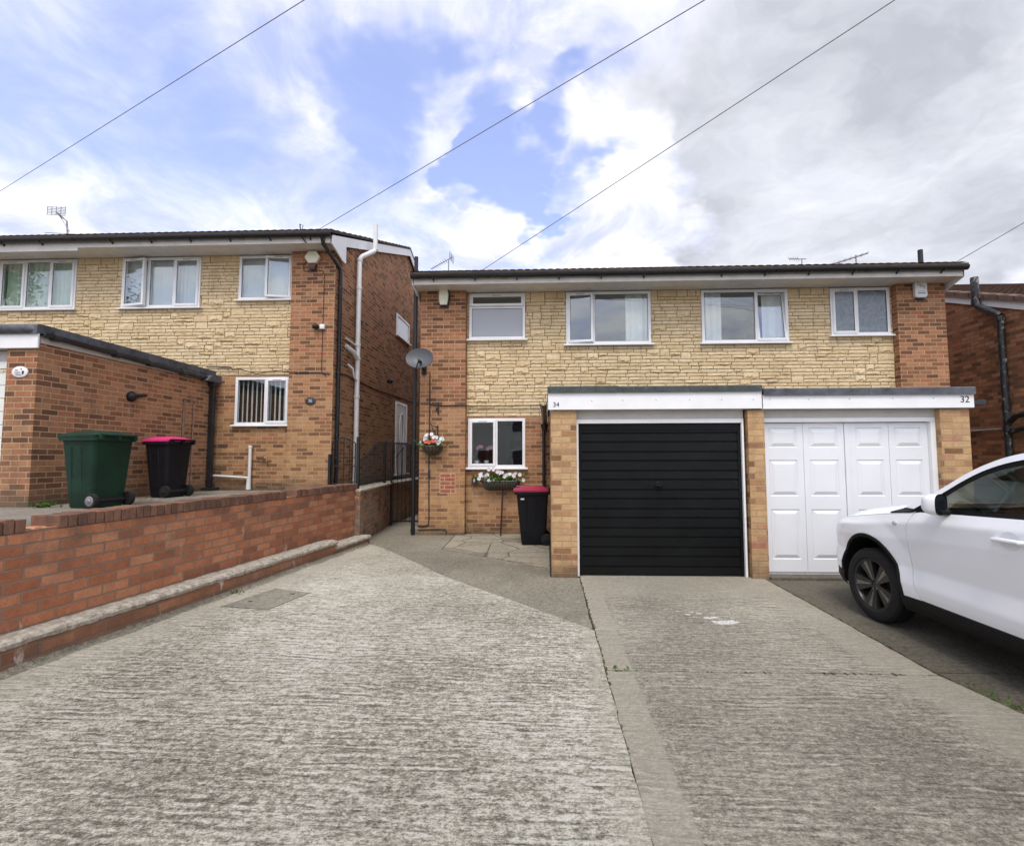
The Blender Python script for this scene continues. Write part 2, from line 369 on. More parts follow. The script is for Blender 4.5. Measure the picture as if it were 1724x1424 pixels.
M['lamp'] = plain('lamp_lens', (.55, .57, .58), .1, .1, 9)
M['seat'] = plain('grey_seat_cloth', (.055, .057, .06), .9, .2, 12)
M['dash'] = plain('dashboard_plastic', (.03, .032, .035), .7, .2, 12)
M['bingreen'] = plain('green_bin_plastic', (.006, .034, .018), .5, .3, 3, bump=.15, Specular_IOR_Level=.3)
M['binblack'] = plain('black_bin_plastic', (.007, .0078, .0115), .5, .3, 3, bump=.15, Specular_IOR_Level=.28)
M['binpink'] = plain('pink_bin_lid', (.62, .035, .17), .45, .15, 4)
M['binmaroon'] = plain('crimson_bin_lid', (.36, .022, .075), .45, .2, 4)
M['label'] = plain('pale_sticker', (.70, .70, .68), .5, .1, 4)
M['cream'] = plain('cream_plastic', (.74, .72, .55), .4, .08, 4)
M['alarmwhite'] = plain('white_alarm_case', (.76, .76, .74), .4, .06, 4)
M['darkred'] = plain('dark_red_plastic', (.10, .012, .016), .4, .2, 4)
M['dish'] = plain('grey_dish', (.085, .09, .098), .5, .15, 3)
M['alu'] = plain('aerial_metal', (.30, .29, .30), .45, .2, 20, metal=.5)
M['slate'] = plain('slate_plaque', (.04, .042, .05), .6, .2, 10)
M['ink'] = plain('black_lettering', (.012, .012, .014), .5, .1, 5)
M['greyink'] = plain('grey_lettering', (.16, .17, .18), .5, .1, 5)
M['paleink'] = plain('pale_lettering', (.62, .62, .62), .5, .1, 5)
M['pinkink'] = plain('pink_motif', (.55, .25, .22), .5, .1, 5)
M['cable'] = plain('dark_cable', (.03, .022, .02), .6, .2, 9)
M['wire'] = plain('telephone_wire', (.22, .18, .195), .6, .1, 3)
M['coir'] = plain('coir_liner', (.10, .058, .028), 1, .45, 30, bump=1, bscale=90)
M['basketwire'] = plain('green_coated_wire', (.16, .20, .17), .5, .2, 20)
def leafmat(name, c1, c2, tr=.25):
    b = NB(name); g = b.n('ShaderNodeNewGeometry')
    c = b.mix(g.outputs['Random Per Island'], c1, c2)
    d = b.n('ShaderNodeBsdfPrincipled', {'Base Color': c, 'Roughness': .55, 'Specular IOR Level': .3}).outputs[0]
    t = b.n('ShaderNodeBsdfTranslucent', {'Color': c}).outputs[0]
    b.t.links.new(b.n('ShaderNodeMixShader', {0: tr, 1: d, 2: t}).outputs[0], b.o.inputs[0]); return b.m
M['leaf'] = leafmat('petunia_leaf', (.05, .11, .022), (.13, .20, .045))
M['petalw'] = leafmat('white_petal', (.80, .80, .80), (.86, .85, .86), .3)
M['petalr'] = leafmat('coral_petal', (.66, .10, .08), (.75, .22, .16), .3)
M['petalp'] = leafmat('pink_petal', (.55, .18, .32), (.62, .32, .45), .3)
M['treeleaf'] = leafmat('tree_leaf', (.035, .07, .018), (.08, .13, .03))
M['deadleaf'] = leafmat('fallen_leaf', (.25, .13, .05), (.42, .28, .12), .1)
M['bark'] = plain('bark', (.09, .065, .045), .95, .3, 12, bump=.8, bscale=30)
M['render'] = plain('pale_render', (.64, .63, .55), .9, .1, 2)
M['polewood'] = plain('pole_wood', (.11, .075, .05), .9, .3, 9)
M['spill'] = plain('white_paint_spill', (.60, .58, .53), .8, .3, 40)

# ------------------------------------------------------------------ camera
cam = bpy.data.cameras.new('camera'); co = bpy.data.objects.new('camera', cam); COL.objects.link(co)
Rx, Ux, Fx = Vector((.99924122, .03887603, -.00237647)), Vector((.00493258, -.06578727, .99782148)), Vector((-.03863499, .99707607, .06592911))
mw = Matrix((Rx, Ux, -Fx)).transposed().to_4x4(); mw.translation = (0, 0, 1.53)
co.matrix_world = mw
cam.sensor_fit = 'HORIZONTAL'; cam.sensor_width = 36; cam.lens = 822.526/1724*36
cam.shift_x = -(889.864-862)/1724; cam.shift_y = (716.94-712)/1724
cam.clip_start = .05; cam.clip_end = 2000
scene.camera = co

# ------------------------------------------------------------------ ground
def sheet(name, pts, z, mat, thick=.0, label=None):
    m = MB()
    if thick: m.prism(pts, 'z', z-thick, z)
    else: m.add([(x, y, z) for x, y in pts], [tuple(range(len(pts)))])
    return tag(m.build(name, mat), label, 'ground' if label else None, kind='structure')
sheet('ground', [(-400, -400), (400, -400), (400, 400), (-400, 400)], -.035, M['soil'], label='bare dark soil showing in the joints')
def jag(pts, step=.12, amp=.006):
    """worn concrete edge: straight runs broken into short uneven steps"""
    out = []
    for i, (x, y) in enumerate(pts):
        x2, y2 = pts[(i+1) % len(pts)]; d = math.hypot(x2-x, y2-y); n = min(60, max(1, int(d/step)))
        for k in range(n):
            t = k/n; j = 0 if k == 0 else R.uniform(-amp, amp)
            out.append((x+(x2-x)*t - j*(y2-y)/d, y+(y2-y)*t + j*(x2-x)/d))
    return out
sheet('driveway', jag([(-4.6, -3), (.399, -3), (.404, 2.0), (.407, 4.44), (-.34, 5.28), (-1.24, 6.27), (-2.74, 8.25), (-3.30, 8.85), (-3.45, 9.2), (-4.6, 9.2)]), .012, M['drive'], .05,
      'rough tamped concrete driveway beside the brick garden wall')
sheet('driveway', jag([(.412, 3.665), (2.74, 3.665), (2.74, 6.62), (.412, 6.62)]), .0, M['drive_mid'], .05, 'brushed concrete driveway in front of the black garage door')
sheet('driveway', jag([(.412, 2.40), (.70, 2.37), (1.15, 2.33), (2.84, 2.25), (2.84, 3.1), (2.74, 3.65), (.412, 3.65)]), .0, M['drive_mid'], .05, 'brushed concrete driveway below its cross joint')
sheet('driveway', jag([(.412, -3), (2.9, -3), (2.84, 2.243), (1.15, 2.322), (.70, 2.362), (.412, 2.392)]), .012, M['drive_mid'], .05, 'brushed concrete driveway nearest the street')
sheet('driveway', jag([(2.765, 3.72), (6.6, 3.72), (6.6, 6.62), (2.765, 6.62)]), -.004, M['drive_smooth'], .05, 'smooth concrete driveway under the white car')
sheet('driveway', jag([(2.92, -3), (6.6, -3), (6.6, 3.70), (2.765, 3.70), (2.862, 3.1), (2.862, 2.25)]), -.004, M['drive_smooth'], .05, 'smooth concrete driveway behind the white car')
sheet('path', jag([(.395, 4.47), (.40, 6.42), (.03, 6.43), (-.02, 6.95), (-1.80, 8.32), (-1.88, 9.98), (-2.55, 9.98), (-2.6, 20), (-4.4, 20), (-4.4, 9.2), (-3.43, 9.2), (-3.27, 8.87), (-2.71, 8.27), (-1.21, 6.29), (-.32, 5.30)]), -.002, M['apron'], .05,
      'smooth concrete path to the gate and front wall')
sheet('paving', [(.02, 6.40), (.02, 9.99), (-1.86, 9.99), (-1.785, 8.33), (-.015, 6.965)], .002, M['paving'], .05, 'crazy paving under the flower trough')
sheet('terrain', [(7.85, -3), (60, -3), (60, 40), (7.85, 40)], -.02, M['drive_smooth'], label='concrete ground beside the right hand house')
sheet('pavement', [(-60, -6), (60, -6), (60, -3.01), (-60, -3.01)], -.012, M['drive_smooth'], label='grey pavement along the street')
sheet('road', [(-60, -12), (60, -12), (60, -6.01), (-60, -6.01)], -.02, plain('asphalt', (.05, .05, .052), .9, .2, 4, bump=.5), label='grey asphalt street')
# higher plot on the left: driveway at z = .9 behind the garden wall
def wx(y): return -4.02 + (y-3.4)*.105          # face of the garden wall (its plot runs a little askew)
m = MB(); m.prism([(-30, -3), (wx(-3)-.12, -3), (wx(8.75)-.12, 8.75), (-3.72, 9.0), (-3.72, 20), (-4.38, 20), (-4.38, 9.9), (-30, 9.9)], 'z', -.3, .885)
tag(m.build('terrain', M['drive36']), 'raised concrete driveway behind the brick garden wall', 'ground', kind='structure')
sheet('terrain', [(7.9, 9.9), (60, 9.9), (60, 60), (7.9, 60)], -.015, M['drive36'], label='plain ground beyond the houses')
# the paint spill
sp_ = thing('paint_spill', (1.6, 4.8, 0), 'white splash of dried paint on the concrete before the black door', 'paint stain')
for cx_, cy_, r in ((1.62, 4.72, .075), (1.70, 4.74, .05), (1.53, 4.85, .034), (1.60, 4.87, .03), (1.48, 4.98, .02), (1.36, 4.95, .022), (1.76, 4.86, .016), (1.78, 5.02, .014), (1.42, 5.03, .016), (1.30, 5.05, .014)):
    pts = []
    for k in range(26):
        t = 2*PI*k/26; q = r*R.uniform(.55, 1.25); pts.append((cx_+1.5*q*math.cos(t), cy_+.8*q*math.sin(t)))
    m = MB(); m.prism(pts, 'z', -.002, .0025+R.uniform(0, .0015)); m.build('splash', M['spill'], sp_)
M['lid'] = concrete('cover_concrete', (.18, .165, .13), (.31, .285, .228), (.46, .43, .36), .1, .8)
mh = thing('manhole_cover', (-3.0, 5.3, .012), 'concrete inspection cover set in the driveway near the low wall', 'manhole cover')
mc = [(-3.38, 5.02), (-2.82, 4.93), (-2.70, 5.56), (-3.20, 5.72)]
m = MB(); m.prism(mc, 'z', .0, .0135); m.build('frame', M['soil'], mh)
c0 = (sum(p[0] for p in mc)/4, sum(p[1] for p in mc)/4)
m = MB(); m.prism([(c0[0]+(x-c0[0])*.965, c0[1]+(y-c0[1])*.965) for x, y in mc], 'z', .0, .015); m.build('lid', M['lid'], mh)
for q in ((-3.2, 5.2), (-2.9, 5.5)):
    m = MB(); m.tube([(q[0], q[1], .012), (q[0]+.05, q[1]-.01, .018)], .008, 6); m.build('handle', M['soil'], mh)

# ------------------------------------------------------------------ windows
def window(house, x0, x1, z0, z1, yf, lights, sill=True, behind=None, label=None, sill_over=.05, vent=True):
    """lights: list of (fx0,fx1,fz0,fz1,kind,open) as fractions of the frame; kind fixed/sash; mesh 'window' is the fixed frame"""
    F = .058; D = .065
    w = x1-x0; h = z1-z0
    m = MB()
    m.box(x0, x0+F, yf, yf+D, z0, z1); m.box(x1-F, x1, yf, yf+D, z0, z1)
    m.box(x0+F, x1-F, yf, yf+D, z1-F, z1); m.box(x0+F, x1-F, yf, yf+D, z0, z0+F)
    done = set()
    for (a, b_, c, d, kind, op, gm) in lights:
        for f in (a, b_):
            if 0 < f < 1 and ('x', f) not in done:
                done.add(('x', f)); xc = x0+w*f
                m.box(xc-.032, xc+.032, yf+.002, yf+D-.002, z0+F, z1-F)
        for f in (c, d):
            if 0 < f < 1 and ('z', f) not in done:
                done.add(('z', f)); zc = z0+h*f
                m.box(x0+F, x1-F, yf+.002, yf+D-.002, zc-.032, zc+.032)
    o = m.build('window', M['upvc'], house, bevel=.006)
    if label: o['label'] = label
    for (a, b_, c, d, kind, op, gm) in lights:
        e = lambda f, lo: (F if f in (0, 1) else .03)
        X0 = x0+w*a+e(a, 0); X1 = x0+w*b_-e(b_, 1); Z0 = z0+h*c+e(c, 0); Z1 = z1-h*(1-d)-e(d, 1)
        xf = None
        if op:
            side, ang = op
            px = {'l': X0, 'r': X1, 't': (X0+X1)/2, 'b': (X0+X1)/2}[side]; pz = {'l': 0, 'r': 0, 't': Z1, 'b': Z0}[side]
            ax = 'Z' if side in 'lr' else 'X'
            T = Matrix.Translation((px, yf, pz)); xf = T @ Matrix.Rotation(math.radians(ang), 4, ax) @ T.inverted()
        if kind == 'sash':
            s_ = MB(); s_.xf = xf; g_ = .05; ov = .022
            A, B, Cc, Dd = X0-ov, X1+ov, Z0-ov, Z1+ov
            s_.box(A, A+g_, yf-.018, yf+.045, Cc, Dd); s_.box(B-g_, B, yf-.018, yf+.045, Cc, Dd)
            s_.box(A+g_, B-g_, yf-.018, yf+.045, Dd-g_, Dd); s_.box(A+g_, B-g_, yf-.018, yf+.045, Cc, Cc+g_)
            s_.build('sash', M['upvc'], o, bevel=.007)
            if vent:
                v_ = MB(); v_.xf = xf; xm = (A+B)/2; v_.box(xm-.09, xm+.09, yf-.0225, yf-.0175, Dd-.03, Dd-.018); v_.build('trickle_vent', M['greypipe'], o)
            G = MB(); G.xf = xf; G.box(A+g_-.004, B-g_+.004, yf+.0, yf+.014, Cc+g_-.004, Dd-g_+.004)
            G.build('pane', M[gm], o)
            gk = MB(); gk.xf = xf
            for (p, q, r, t) in ((A+g_, B-g_, Dd-g_-.006, Dd-g_), (A+g_, B-g_, Cc+g_, Cc+g_+.006)): gk.box(p, q, yf-.006, yf-.001, r, t)
            for (p, q) in ((A+g_, A+g_+.006), (B-g_-.006, B-g_)): gk.box(p, q, yf-.0065, yf-.0015, Cc+g_, Dd-g_)
            gk.build('gasket', M['gutterg'], o)
        else:
            G = MB(); G.box(X0-.004, X1+.004, yf+.022, yf+.036, Z0-.004, Z1+.004); G.build('pane', M[gm], o)
            gk = MB()
            for (p, q, r, t) in ((X0, X1, Z1-.007, Z1), (X0, X1, Z0, Z0+.007)): gk.box(p, q, yf+.014, yf+.021, r, t)
            for (p, q) in ((X0, X0+.007), (X1-.007, X1)): gk.box(p, q, yf+.0135, yf+.0205, Z0, Z1)
            gk.build('gasket', M['gutterg'], o)
    if sill:
        s_ = MB(); s_.prism([(yf-.055, z0-.03), (yf+.03, z0-.03), (yf+.03, z0+.012), (yf-.002, z0+.012), (yf-.055, z0-.004)], 'x', x0-sill_over, x1+sill_over)
        s_.build('sill', M['upvc'], o)
    return o

def drape(x0, x1, y, z0, z1, folds, amp, name, mat, parent):
    m = MB(); n = folds*8; rows = []
    for z in (z1, (z0+z1)/2, z0):
        rows.append([(x0+(x1-x0)*k/n + R.uniform(-.002, .002), y+amp*math.sin(2*PI*folds*k/n + .6*math.sin(k)) , z) for k in range(n+1)])
    m.grid(rows); o = m.build(name, mat, parent, smooth=True, angle=80); return o
def slats(x0, x1, y, z0, z1, name, mat, parent, pitch=.085, ang=35):
    m = MB(); k = 0; x = x0
    while x < x1:
        a = math.radians(ang+R.uniform(-5, 5)); c_, s_ = math.cos(a)*.045, math.sin(a)*.045
        m.add([(x-c_, y-s_, z0), (x+c_, y+s_, z0), (x+c_, y+s_, z1), (x-c_, y-s_, z1)], [(0, 1, 2, 3)]); x += pitch
    return m.build(name, mat, parent)

# ------------------------------------------------------------------ stone facing
def stone_rects(x0, x1, z0, z1, seed):
    rr = random.Random(seed); rects = []; h = .0722; rows = int((z1-z0)/h); blocked = {}
    for r in range(rows):
        x = x0; bl = sorted(blocked.get(r, []))
        top = z1 if r == rows-1 else z0+h*(r+1)
        while x < x1-.01:
            hit = [b for b in bl if b[0] <= x+.005 < b[1]]
            if hit: x = hit[0][1]; continue
            nxt = min([b[0] for b in bl if b[0] > x] + [x1])
            L = rr.choice((.17, .21, .26, .30, .34, .38, .42)) * rr.uniform(.9, 1.1)
            if nxt-x-L < .09: L = nxt-x
            if L > .5: L /= 2
            dbl = r < rows-1 and .14 < L < .34 and rr.random() < .16
            t2 = (z1 if r == rows-2 else z0+h*(r+2)) if dbl else top
            if dbl: blocked.setdefault(r+1, []).append((x, x+L))
            rects.append((x, x+L, z0+h*r, t2, dbl)); x += L
    return rects
def stone_panel(rects, lo, hi, holes, y, house, seed):
    """the stones of one house of a pair: those whose middle lies between lo and hi, so the pair is toothed together"""
    rr = random.Random(seed); rects = [q for q in rects if lo <= (q[0]+q[1])/2 < hi]
    out = []
    for q in rects:
        todo = [q]
        for (a, b_, c, d) in holes:
            nt = []
            for (p0, p1, q0, q1, db) in todo:
                if p1 <= a or p0 >= b_ or q1 <= c or q0 >= d: nt.append((p0, p1, q0, q1, db)); continue
                if p0 < a: nt.append((p0, a, q0, q1, db))
                if p1 > b_: nt.append((b_, p1, q0, q1, db))
                m0, m1 = max(p0, a), min(p1, b_)
                if q0 < c: nt.append((m0, m1, q0, c, db))
                if q1 > d: nt.append((m0, m1, d, q1, db))
            todo = nt
        out += todo
    m = MB(); g = .0062
    for (a, b_, c, d, db) in out:
        a += g; b_ -= g; c += g; d -= g
        if b_-a < .015 or d-c < .012: continue
        base = y-rr.uniform(.012, .021); rock = db and rr.random() < .8 or rr.random() < .08
        nx = max(3, int((b_-a)/(.017 if rock else .045))); nz = 8 if rock else 3
        rows_ = []
        cut = rr.uniform(.25, .45); ph = rr.uniform(0, 6)
        for i in range(nz+1):
            fz = i/nz; row = []
            for j in range(nx+1):
                fx = j/nx; ed = min(fx, 1-fx)*(b_-a); ez = min(fz, 1-fz)*(d-c); e = min(1, min(ed, ez)/.012)
                bl = -.004*(1-e) + rr.uniform(-.0022, .0022)
                if rock:
                    ctr = math.sin(PI*fx)**.6
                    edge = cut*.6 + .10*math.sin(fx*8+ph)+.06*math.sin(fx*21+2*ph)+rr.uniform(-.09, .09)      # ragged break line
                    bl += ctr*(.026*max(0, min(1, (fz-edge)*9)) * (1-.6*fz) + rr.uniform(-.004, .004))*min(1, e+.2)
                elif nz == 3 and rr.random() < .10: bl += rr.uniform(.003, .008)
                jx = 0 if j in (0, nx) else rr.uniform(-.004, .004)
                row.append((a+(b_-a)*fx+jx, base-bl, c+(d-c)*fz + (0 if i in (0, nz) else rr.uniform(-.003, .003))))
            rows_.append(row)
        m.grid(rows_)
        ring = [(0, j) for j in range(nx+1)] + [(i, nx) for i in range(1, nz+1)] + [(nz, j) for j in range(nx-1, -1, -1)] + [(i, 0) for i in range(nz-1, 0, -1)]
        vs = [rows_[i][j] for i, j in ring]; n = len(vs)
        m.add(vs + [(v[0], y+.004, v[2]) for v in vs], [(k, n+k, n+(k+1) % n, (k+1) % n) for k in range(n)])
    o = m.build('stone_cladding', M['stone'], house)
    return o

# ------------------------------------------------------------------ houses
YP, YF = 9.83, 9.985           # front of the brick pier, front of the panel between the piers
def tiles(x0, x1, ya, za, yb, zb, mat, house, name='roof', amp=.017):
    """pantile slope from eave (ya,za) to ridge (yb,zb)"""
    m = MB(); n = max(4, int((x1-x0)/.05)); nr = 19; rows = []
    for r in range(nr):
        for (f, up) in ((r/nr, .030), ((r+1.06)/nr, .006)):
            y = ya+(yb-ya)*f; z = za+(zb-za)*f; k_ = R.uniform(-.003, .003)
            rows.append([(x0+(x1-x0)*j/n, y, z+up+k_+amp*abs(math.sin(PI*(x0+(x1-x0)*j/n)/.15))) for j in range(n+1)])
    m.grid(rows)
    m.add([(x0, ya, za-.03), (x1, ya, za-.03), (x1, yb, zb-.03), (x0, yb, zb-.03), (x0, ya, za+.02), (x1, ya, za+.02), (x1, yb, zb+.02), (x0, yb, zb+.02)],
          [(0, 1, 2, 3), (0, 1, 5, 4), (0, 3, 7, 4), (1, 2, 6, 5)])
    return m.build(name, mat, house)

def house(X0, sx, dz, brick, label, cfg, seed, fas=.0):
    X = lambda u: X0+sx*u
    H = thing('house', (X(2.6), 10, dz), label, 'house', 'brick and stone fronted houses')
    ze = 4.985+dz; zr = 7.27+dz
    u0s, u1s = .98, 2.15; u0b, u1b = 2.995, 4.735
    small = (min(X(u0s), X(u1s)), max(X(u0s), X(u1s)), cfg.get('zs', 3.99)+dz, 4.965+dz)
    big = (min(X(u0b), X(u1b)), max(X(u0b), X(u1b)), 3.865+dz, 4.965+dz)
    low = (min(X(.97), X(2.145)), max(X(.97), X(2.145)), 1.335+dz, 2.345+dz)
    # brickwork
    m = MB()
    m.prism([(YP, -.2), (20.2, -.2), (20.2, ze+.05), (15, zr-.06), (YP, ze+.05)], 'x', X(0), X(.26))
    m.box(X(.26), X(.93), YP, YF+.09, -.2, ze+.01)
    a, b_ = sorted((X(.93), X(5.25)))
    m.panel(a, b_, -.2, 2.385+dz, [low], YF, YF+.09)
    m.box(X(.26), X(5.25), 20.0, 20.2, -.2, ze)
    wall = m.build('wall', brick, H)
    # rooms behind the glass
    m = MB()
    m.box(X(.27), X(5.25), YF+.1, 13.2, 2.42+dz, 2.55+dz); m.box(X(.27), X(5.25), 13.21, 13.3, -.2, ze); m.box(X(.27), X(5.25), YF+.1, 13.2, ze-.02, ze+.05)
    m.box(X(5.2), X(5.25), YF+.1, 13.2, 2.56+dz, ze-.03); m.box(X(2.5), X(2.56), YF+.12, 13.2, 2.56+dz, ze-.03)
    m.build('inner_wall', M['inside'], H)
    m = MB(); m.box(X(2.66), X(2.7), YF+.1, 13.2, -.2+dz*0, 2.41+dz); m.box(X(.28), X(2.65), YF+.1, 13.2, -.1+dz, .05+dz); m.box(X(1.6), X(2.6), 12.9, 13.0, .06+dz, 2.0+dz)
    m.build('inner_partition', M['insidedark'], H)
    m = MB(); m.panel(a, b_, 2.387+dz, ze+.01, [small, big], YF+.006, YF+.09); back = m.build('cladding_mortar', M['stone_mortar'], H)
    stone_panel(stone_rects(min(X(.93), X(9.57)), max(X(.93), X(9.57)), 2.387+dz, ze, int(abs(X(5.25))*10)), a, b_, [small, big], YF+.006, H, seed)
    # eaves
    uE = -.075
    m = MB(); m.box(X(uE), X(5.25), 9.45, 9.475, ze-fas, ze+.17); m.build('fascia', M['eaves'], H)
    m = MB(); m.box(X(uE), X(5.25), 9.476, YF+.05, ze+.003, ze+.015); m.build('soffit', M['eaves'], H)
    m = MB(); g = [(9.45-.126+.063*(1-math.cos(t)), ze+.178-.063*math.sin(t)*1.3) for t in [PI*k/8 for k in range(9)]]
    gi = [(9.387+(p[0]-9.387)*.86, ze+.180+(p[1]-ze-.178)*.84) for p in g][::-1]
    m.prism(g+gi, 'x', X(uE-.02), X(5.26))
    k = .35
    while k < 5.2:
        m.box(X(k-.010), X(k+.010), 9.325, 9.449, ze+.086, ze+.095); m.box(X(k-.010), X(k+.010), 9.425, 9.449, ze+.055, ze+.0855); k += .83
    for uj in (1.75, 3.6): m.prism([(p[0]+(p[0]-9.387)*.08, p[1]-.006) for p in g]+gi, 'x', X(uj-.05), X(uj+.05))
    m.build('gutter', M['gutter'], H)
    ax, bx_ = sorted((X(uE-.03), X(5.25)))
    tiles(ax, bx_, 9.36, ze+.205, 15.0, zr+.03, M['tile'], H)
    m = MB()
    m.add([(ax, 15, zr+.03), (bx_, 15, zr+.03), (bx_, 20.64, ze+.205), (ax, 20.64, ze+.205), (ax, 15, zr), (bx_, 15, zr), (bx_, 20.64, ze+.175), (ax, 20.64, ze+.175)],
          [(0, 1, 2, 3), (4, 5, 6, 7), (0, 3, 7, 4), (1, 2, 6, 5), (2, 3, 7, 6)])
    m.build('rear_roof', M['tile'], H)
    m = MB(); s = (zr-ze-.175)/(15-9.36)
    # bargeboard follows the gable; boxed end at the eave
    yb0 = 9.45
    m.prism([(yb0, ze+.16), (15, zr-.005), (20.64, ze+.17), (20.64, ze-.04), (15, zr-.22), (10.15, ze+.16+s*.70-.205), (10.15, ze-.16), (9.98, ze-.16), (yb0, ze-.005)], 'x', X(uE-.012), X(uE+.018))
    m.build('bargeboard', M['whitepaint'], H)
    m = MB(); m.prism([(9.475, ze+.16), (15, zr-.03), (20.6, ze+.15), (20.6, ze+.13), (15, zr-.07), (9.6, ze+.13)], 'x', X(uE+.018), X(0)); m.build('verge_soffit', M['eaves'], H)
    # windows
    ws = window(H, *small, YF-.028, cfg['small']) if cfg.get('small') else None
    wb = window(H, *big, YF-.028, cfg['big'])
    wl = window(H, *low, YF-.020, cfg['low']) if cfg.get('low') else None
    return H, X, (small, ws), (big, wb), (low, wl)

def flip(L): return [(1-b_, 1-a, c, d, k, ({'l': 'r', 'r': 'l'}.get(o[0], o[0]), -o[1] if o[0] in 'lr' else o[1]) if o else None, g) for (a, b_, c, d, k, o, g) in L]
# number 34
H34, X34, s34, b34, l34 = house(-2.6, 1, 0, M['brick34'], 'brick and yellow stone house behind the black garage door', dict(
    small=[(0, 1, .70, 1, 'sash', ('t', -9), 'glass'), (0, 1, 0, .70, 'fixed', None, 'frost')],
    big=[(0, .325, 0, 1, 'sash', ('l', -7), 'glass'), (.325, 1, 0, 1, 'fixed', None, 'glass')],
    low=[(0, .49, 0, 1, 'sash', None, 'glass'), (.49, 1, 0, 1, 'fixed', None, 'glass')]), 11)
# number 32
H32, X32, s32, b32, l32 = house(7.9, -1, 0, M['brick32'], 'brick and yellow stone house behind the white panelled garage door', dict(
    small=[(0, .44, 0, 1, 'sash', None, 'frost2'), (.44, 1, 0, 1, 'fixed', None, 'frost2')],
    big=[(0, .635, 0, 1, 'fixed', None, 'glass'), (.635, 1, 0, 1, 'sash', ('b', -7), 'glass')], low=None), 23)
# number 36 and its twin
H36, X36, s36, b36, l36 = house(-4.42, -1, .9, M['brick36'], 'higher brick and yellow stone house above the garden wall', dict(
    zs=4.005,
    small=[(0, .52, 0, 1, 'fixed', None, 'glass'), (.52, 1, 0, 1, 'sash', ('r', 9), 'glass')],
    big=[(0, .34, 0, 1, 'sash', ('l', -10), 'glass'), (.34, .67, 0, 1, 'fixed', None, 'glass'), (.67, 1, 0, 1, 'sash', None, 'glass')],
    low=[(0, .56, 0, 1, 'fixed', None, 'glass'), (.56, 1, 0, 1, 'sash', None, 'glass')]), 37)
H38, X38, s38, b38, l38 = house(-14.92, 1, .9, M['brick36'], 'house at the photo edge with green tinted net curtains upstairs', dict(
    big=[(0, .34, 0, 1, 'sash', None, 'glass'), (.34, .67, 0, 1, 'fixed', None, 'glass'), (.67, 1, 0, 1, 'sash', None, 'glass')],
    small=[(0, .5, 0, 1, 'sash', None, 'glass'), (.5, 1, 0, 1, 'fixed', None, 'glass')],
    low=[(0, .49, 0, 1, 'sash', None, 'glass'), (.49, 1, 0, 1, 'fixed', None, 'glass')]), 41, fas=.06)
def cur(w, fx0, fx1, kind='curtain', mat='curtain', dy=.16, **k):
    (x0, x1, z0, z1), o = w
    a, b_ = x0+(x1-x0)*fx0, x0+(x1-x0)*fx1
    if kind == 'curtain': drape(a, b_, YF+dy, z0-.05, z1+.02, k.get('folds', max(2, int((b_-a)/.11))), .022, 'curtain', M[mat], o)
    else:
        k.pop('folds', None); slats(a, b_, YF+dy, z0-.05, z1+.02, 'blind', M[mat], o, **k)
cur(b34, .72, 1.0); cur(b32, .02, .26); cur(b32, .74, .99)
cur(s36, 0, 1, 'blind', 'blind', ang=-6, pitch=.083, dy=.085); cur(b36, 0, 1, 'blind', 'blind', ang=-6, pitch=.083, dy=.085); cur(l36, 0, 1, 'blind', 'curtain', ang=-44, pitch=.10, dy=.10)
cur(b38, 0, 1, 'curtain', 'net', folds=14, dy=.085)
# number 34's window sill things are inside the room
m = MB(); m.box(-1.0, -.55, 12.2, 12.6, .06, 1.55); tag(m.build('chair', M['insidered'], bevel=.05, smooth=True), 'dark red armchair inside the ground floor window', 'armchair')
def orchid(x, y, z, h, lab):
    t = thing('orchid', (x, y, z), lab, 'orchid', 'orchids on the window ledge')
    m = MB(); m.lathe([(.035, 0), (.05, .09), (.045, .09), (.04, .08)], (x, y, z), n=14); m.build('pot', M['upvc'], t)
    m = MB(); m.tube([(x, y, z+.08), (x+.01, y, z+h*.6), (x+.05, y, z+h*.9), (x+.10, y, z+h*.85)], .004, 5); m.build('stem', M['leaf'], t)
    m = MB()
    for k in range(5):
        f = k/4; c_ = (x+.02+.09*f, y-.01, z+h*(.82+.1*math.sin(2.2*f)))
        for q in range(5):
            a_ = 2*PI*q/5; m.add([c_, (c_[0]+.03*math.cos(a_-.5), c_[1]-.006, c_[2]+.03*math.sin(a_-.5)), (c_[0]+.042*math.cos(a_), c_[1]-.008, c_[2]+.042*math.sin(a_)), (c_[0]+.03*math.cos(a_+.5), c_[1]-.006, c_[2]+.03*math.sin(a_+.5))], [(0, 1, 2, 3)])
    m.build('blossom', M['petalp'], t)
    return t
m = MB(); m.box(-1.63, -.46, YF+.092, YF+.27, 1.37, 1.395); wsill = m.build('ledge', M['upvc'], H34)
orchid(-1.48, YF+.17, 1.395, .42, 'pink orchid at the outer end of the ground floor window ledge')
orchid(-1.27, YF+.17, 1.395, .40, 'pink orchid beside the middle mullion of the ground floor window')

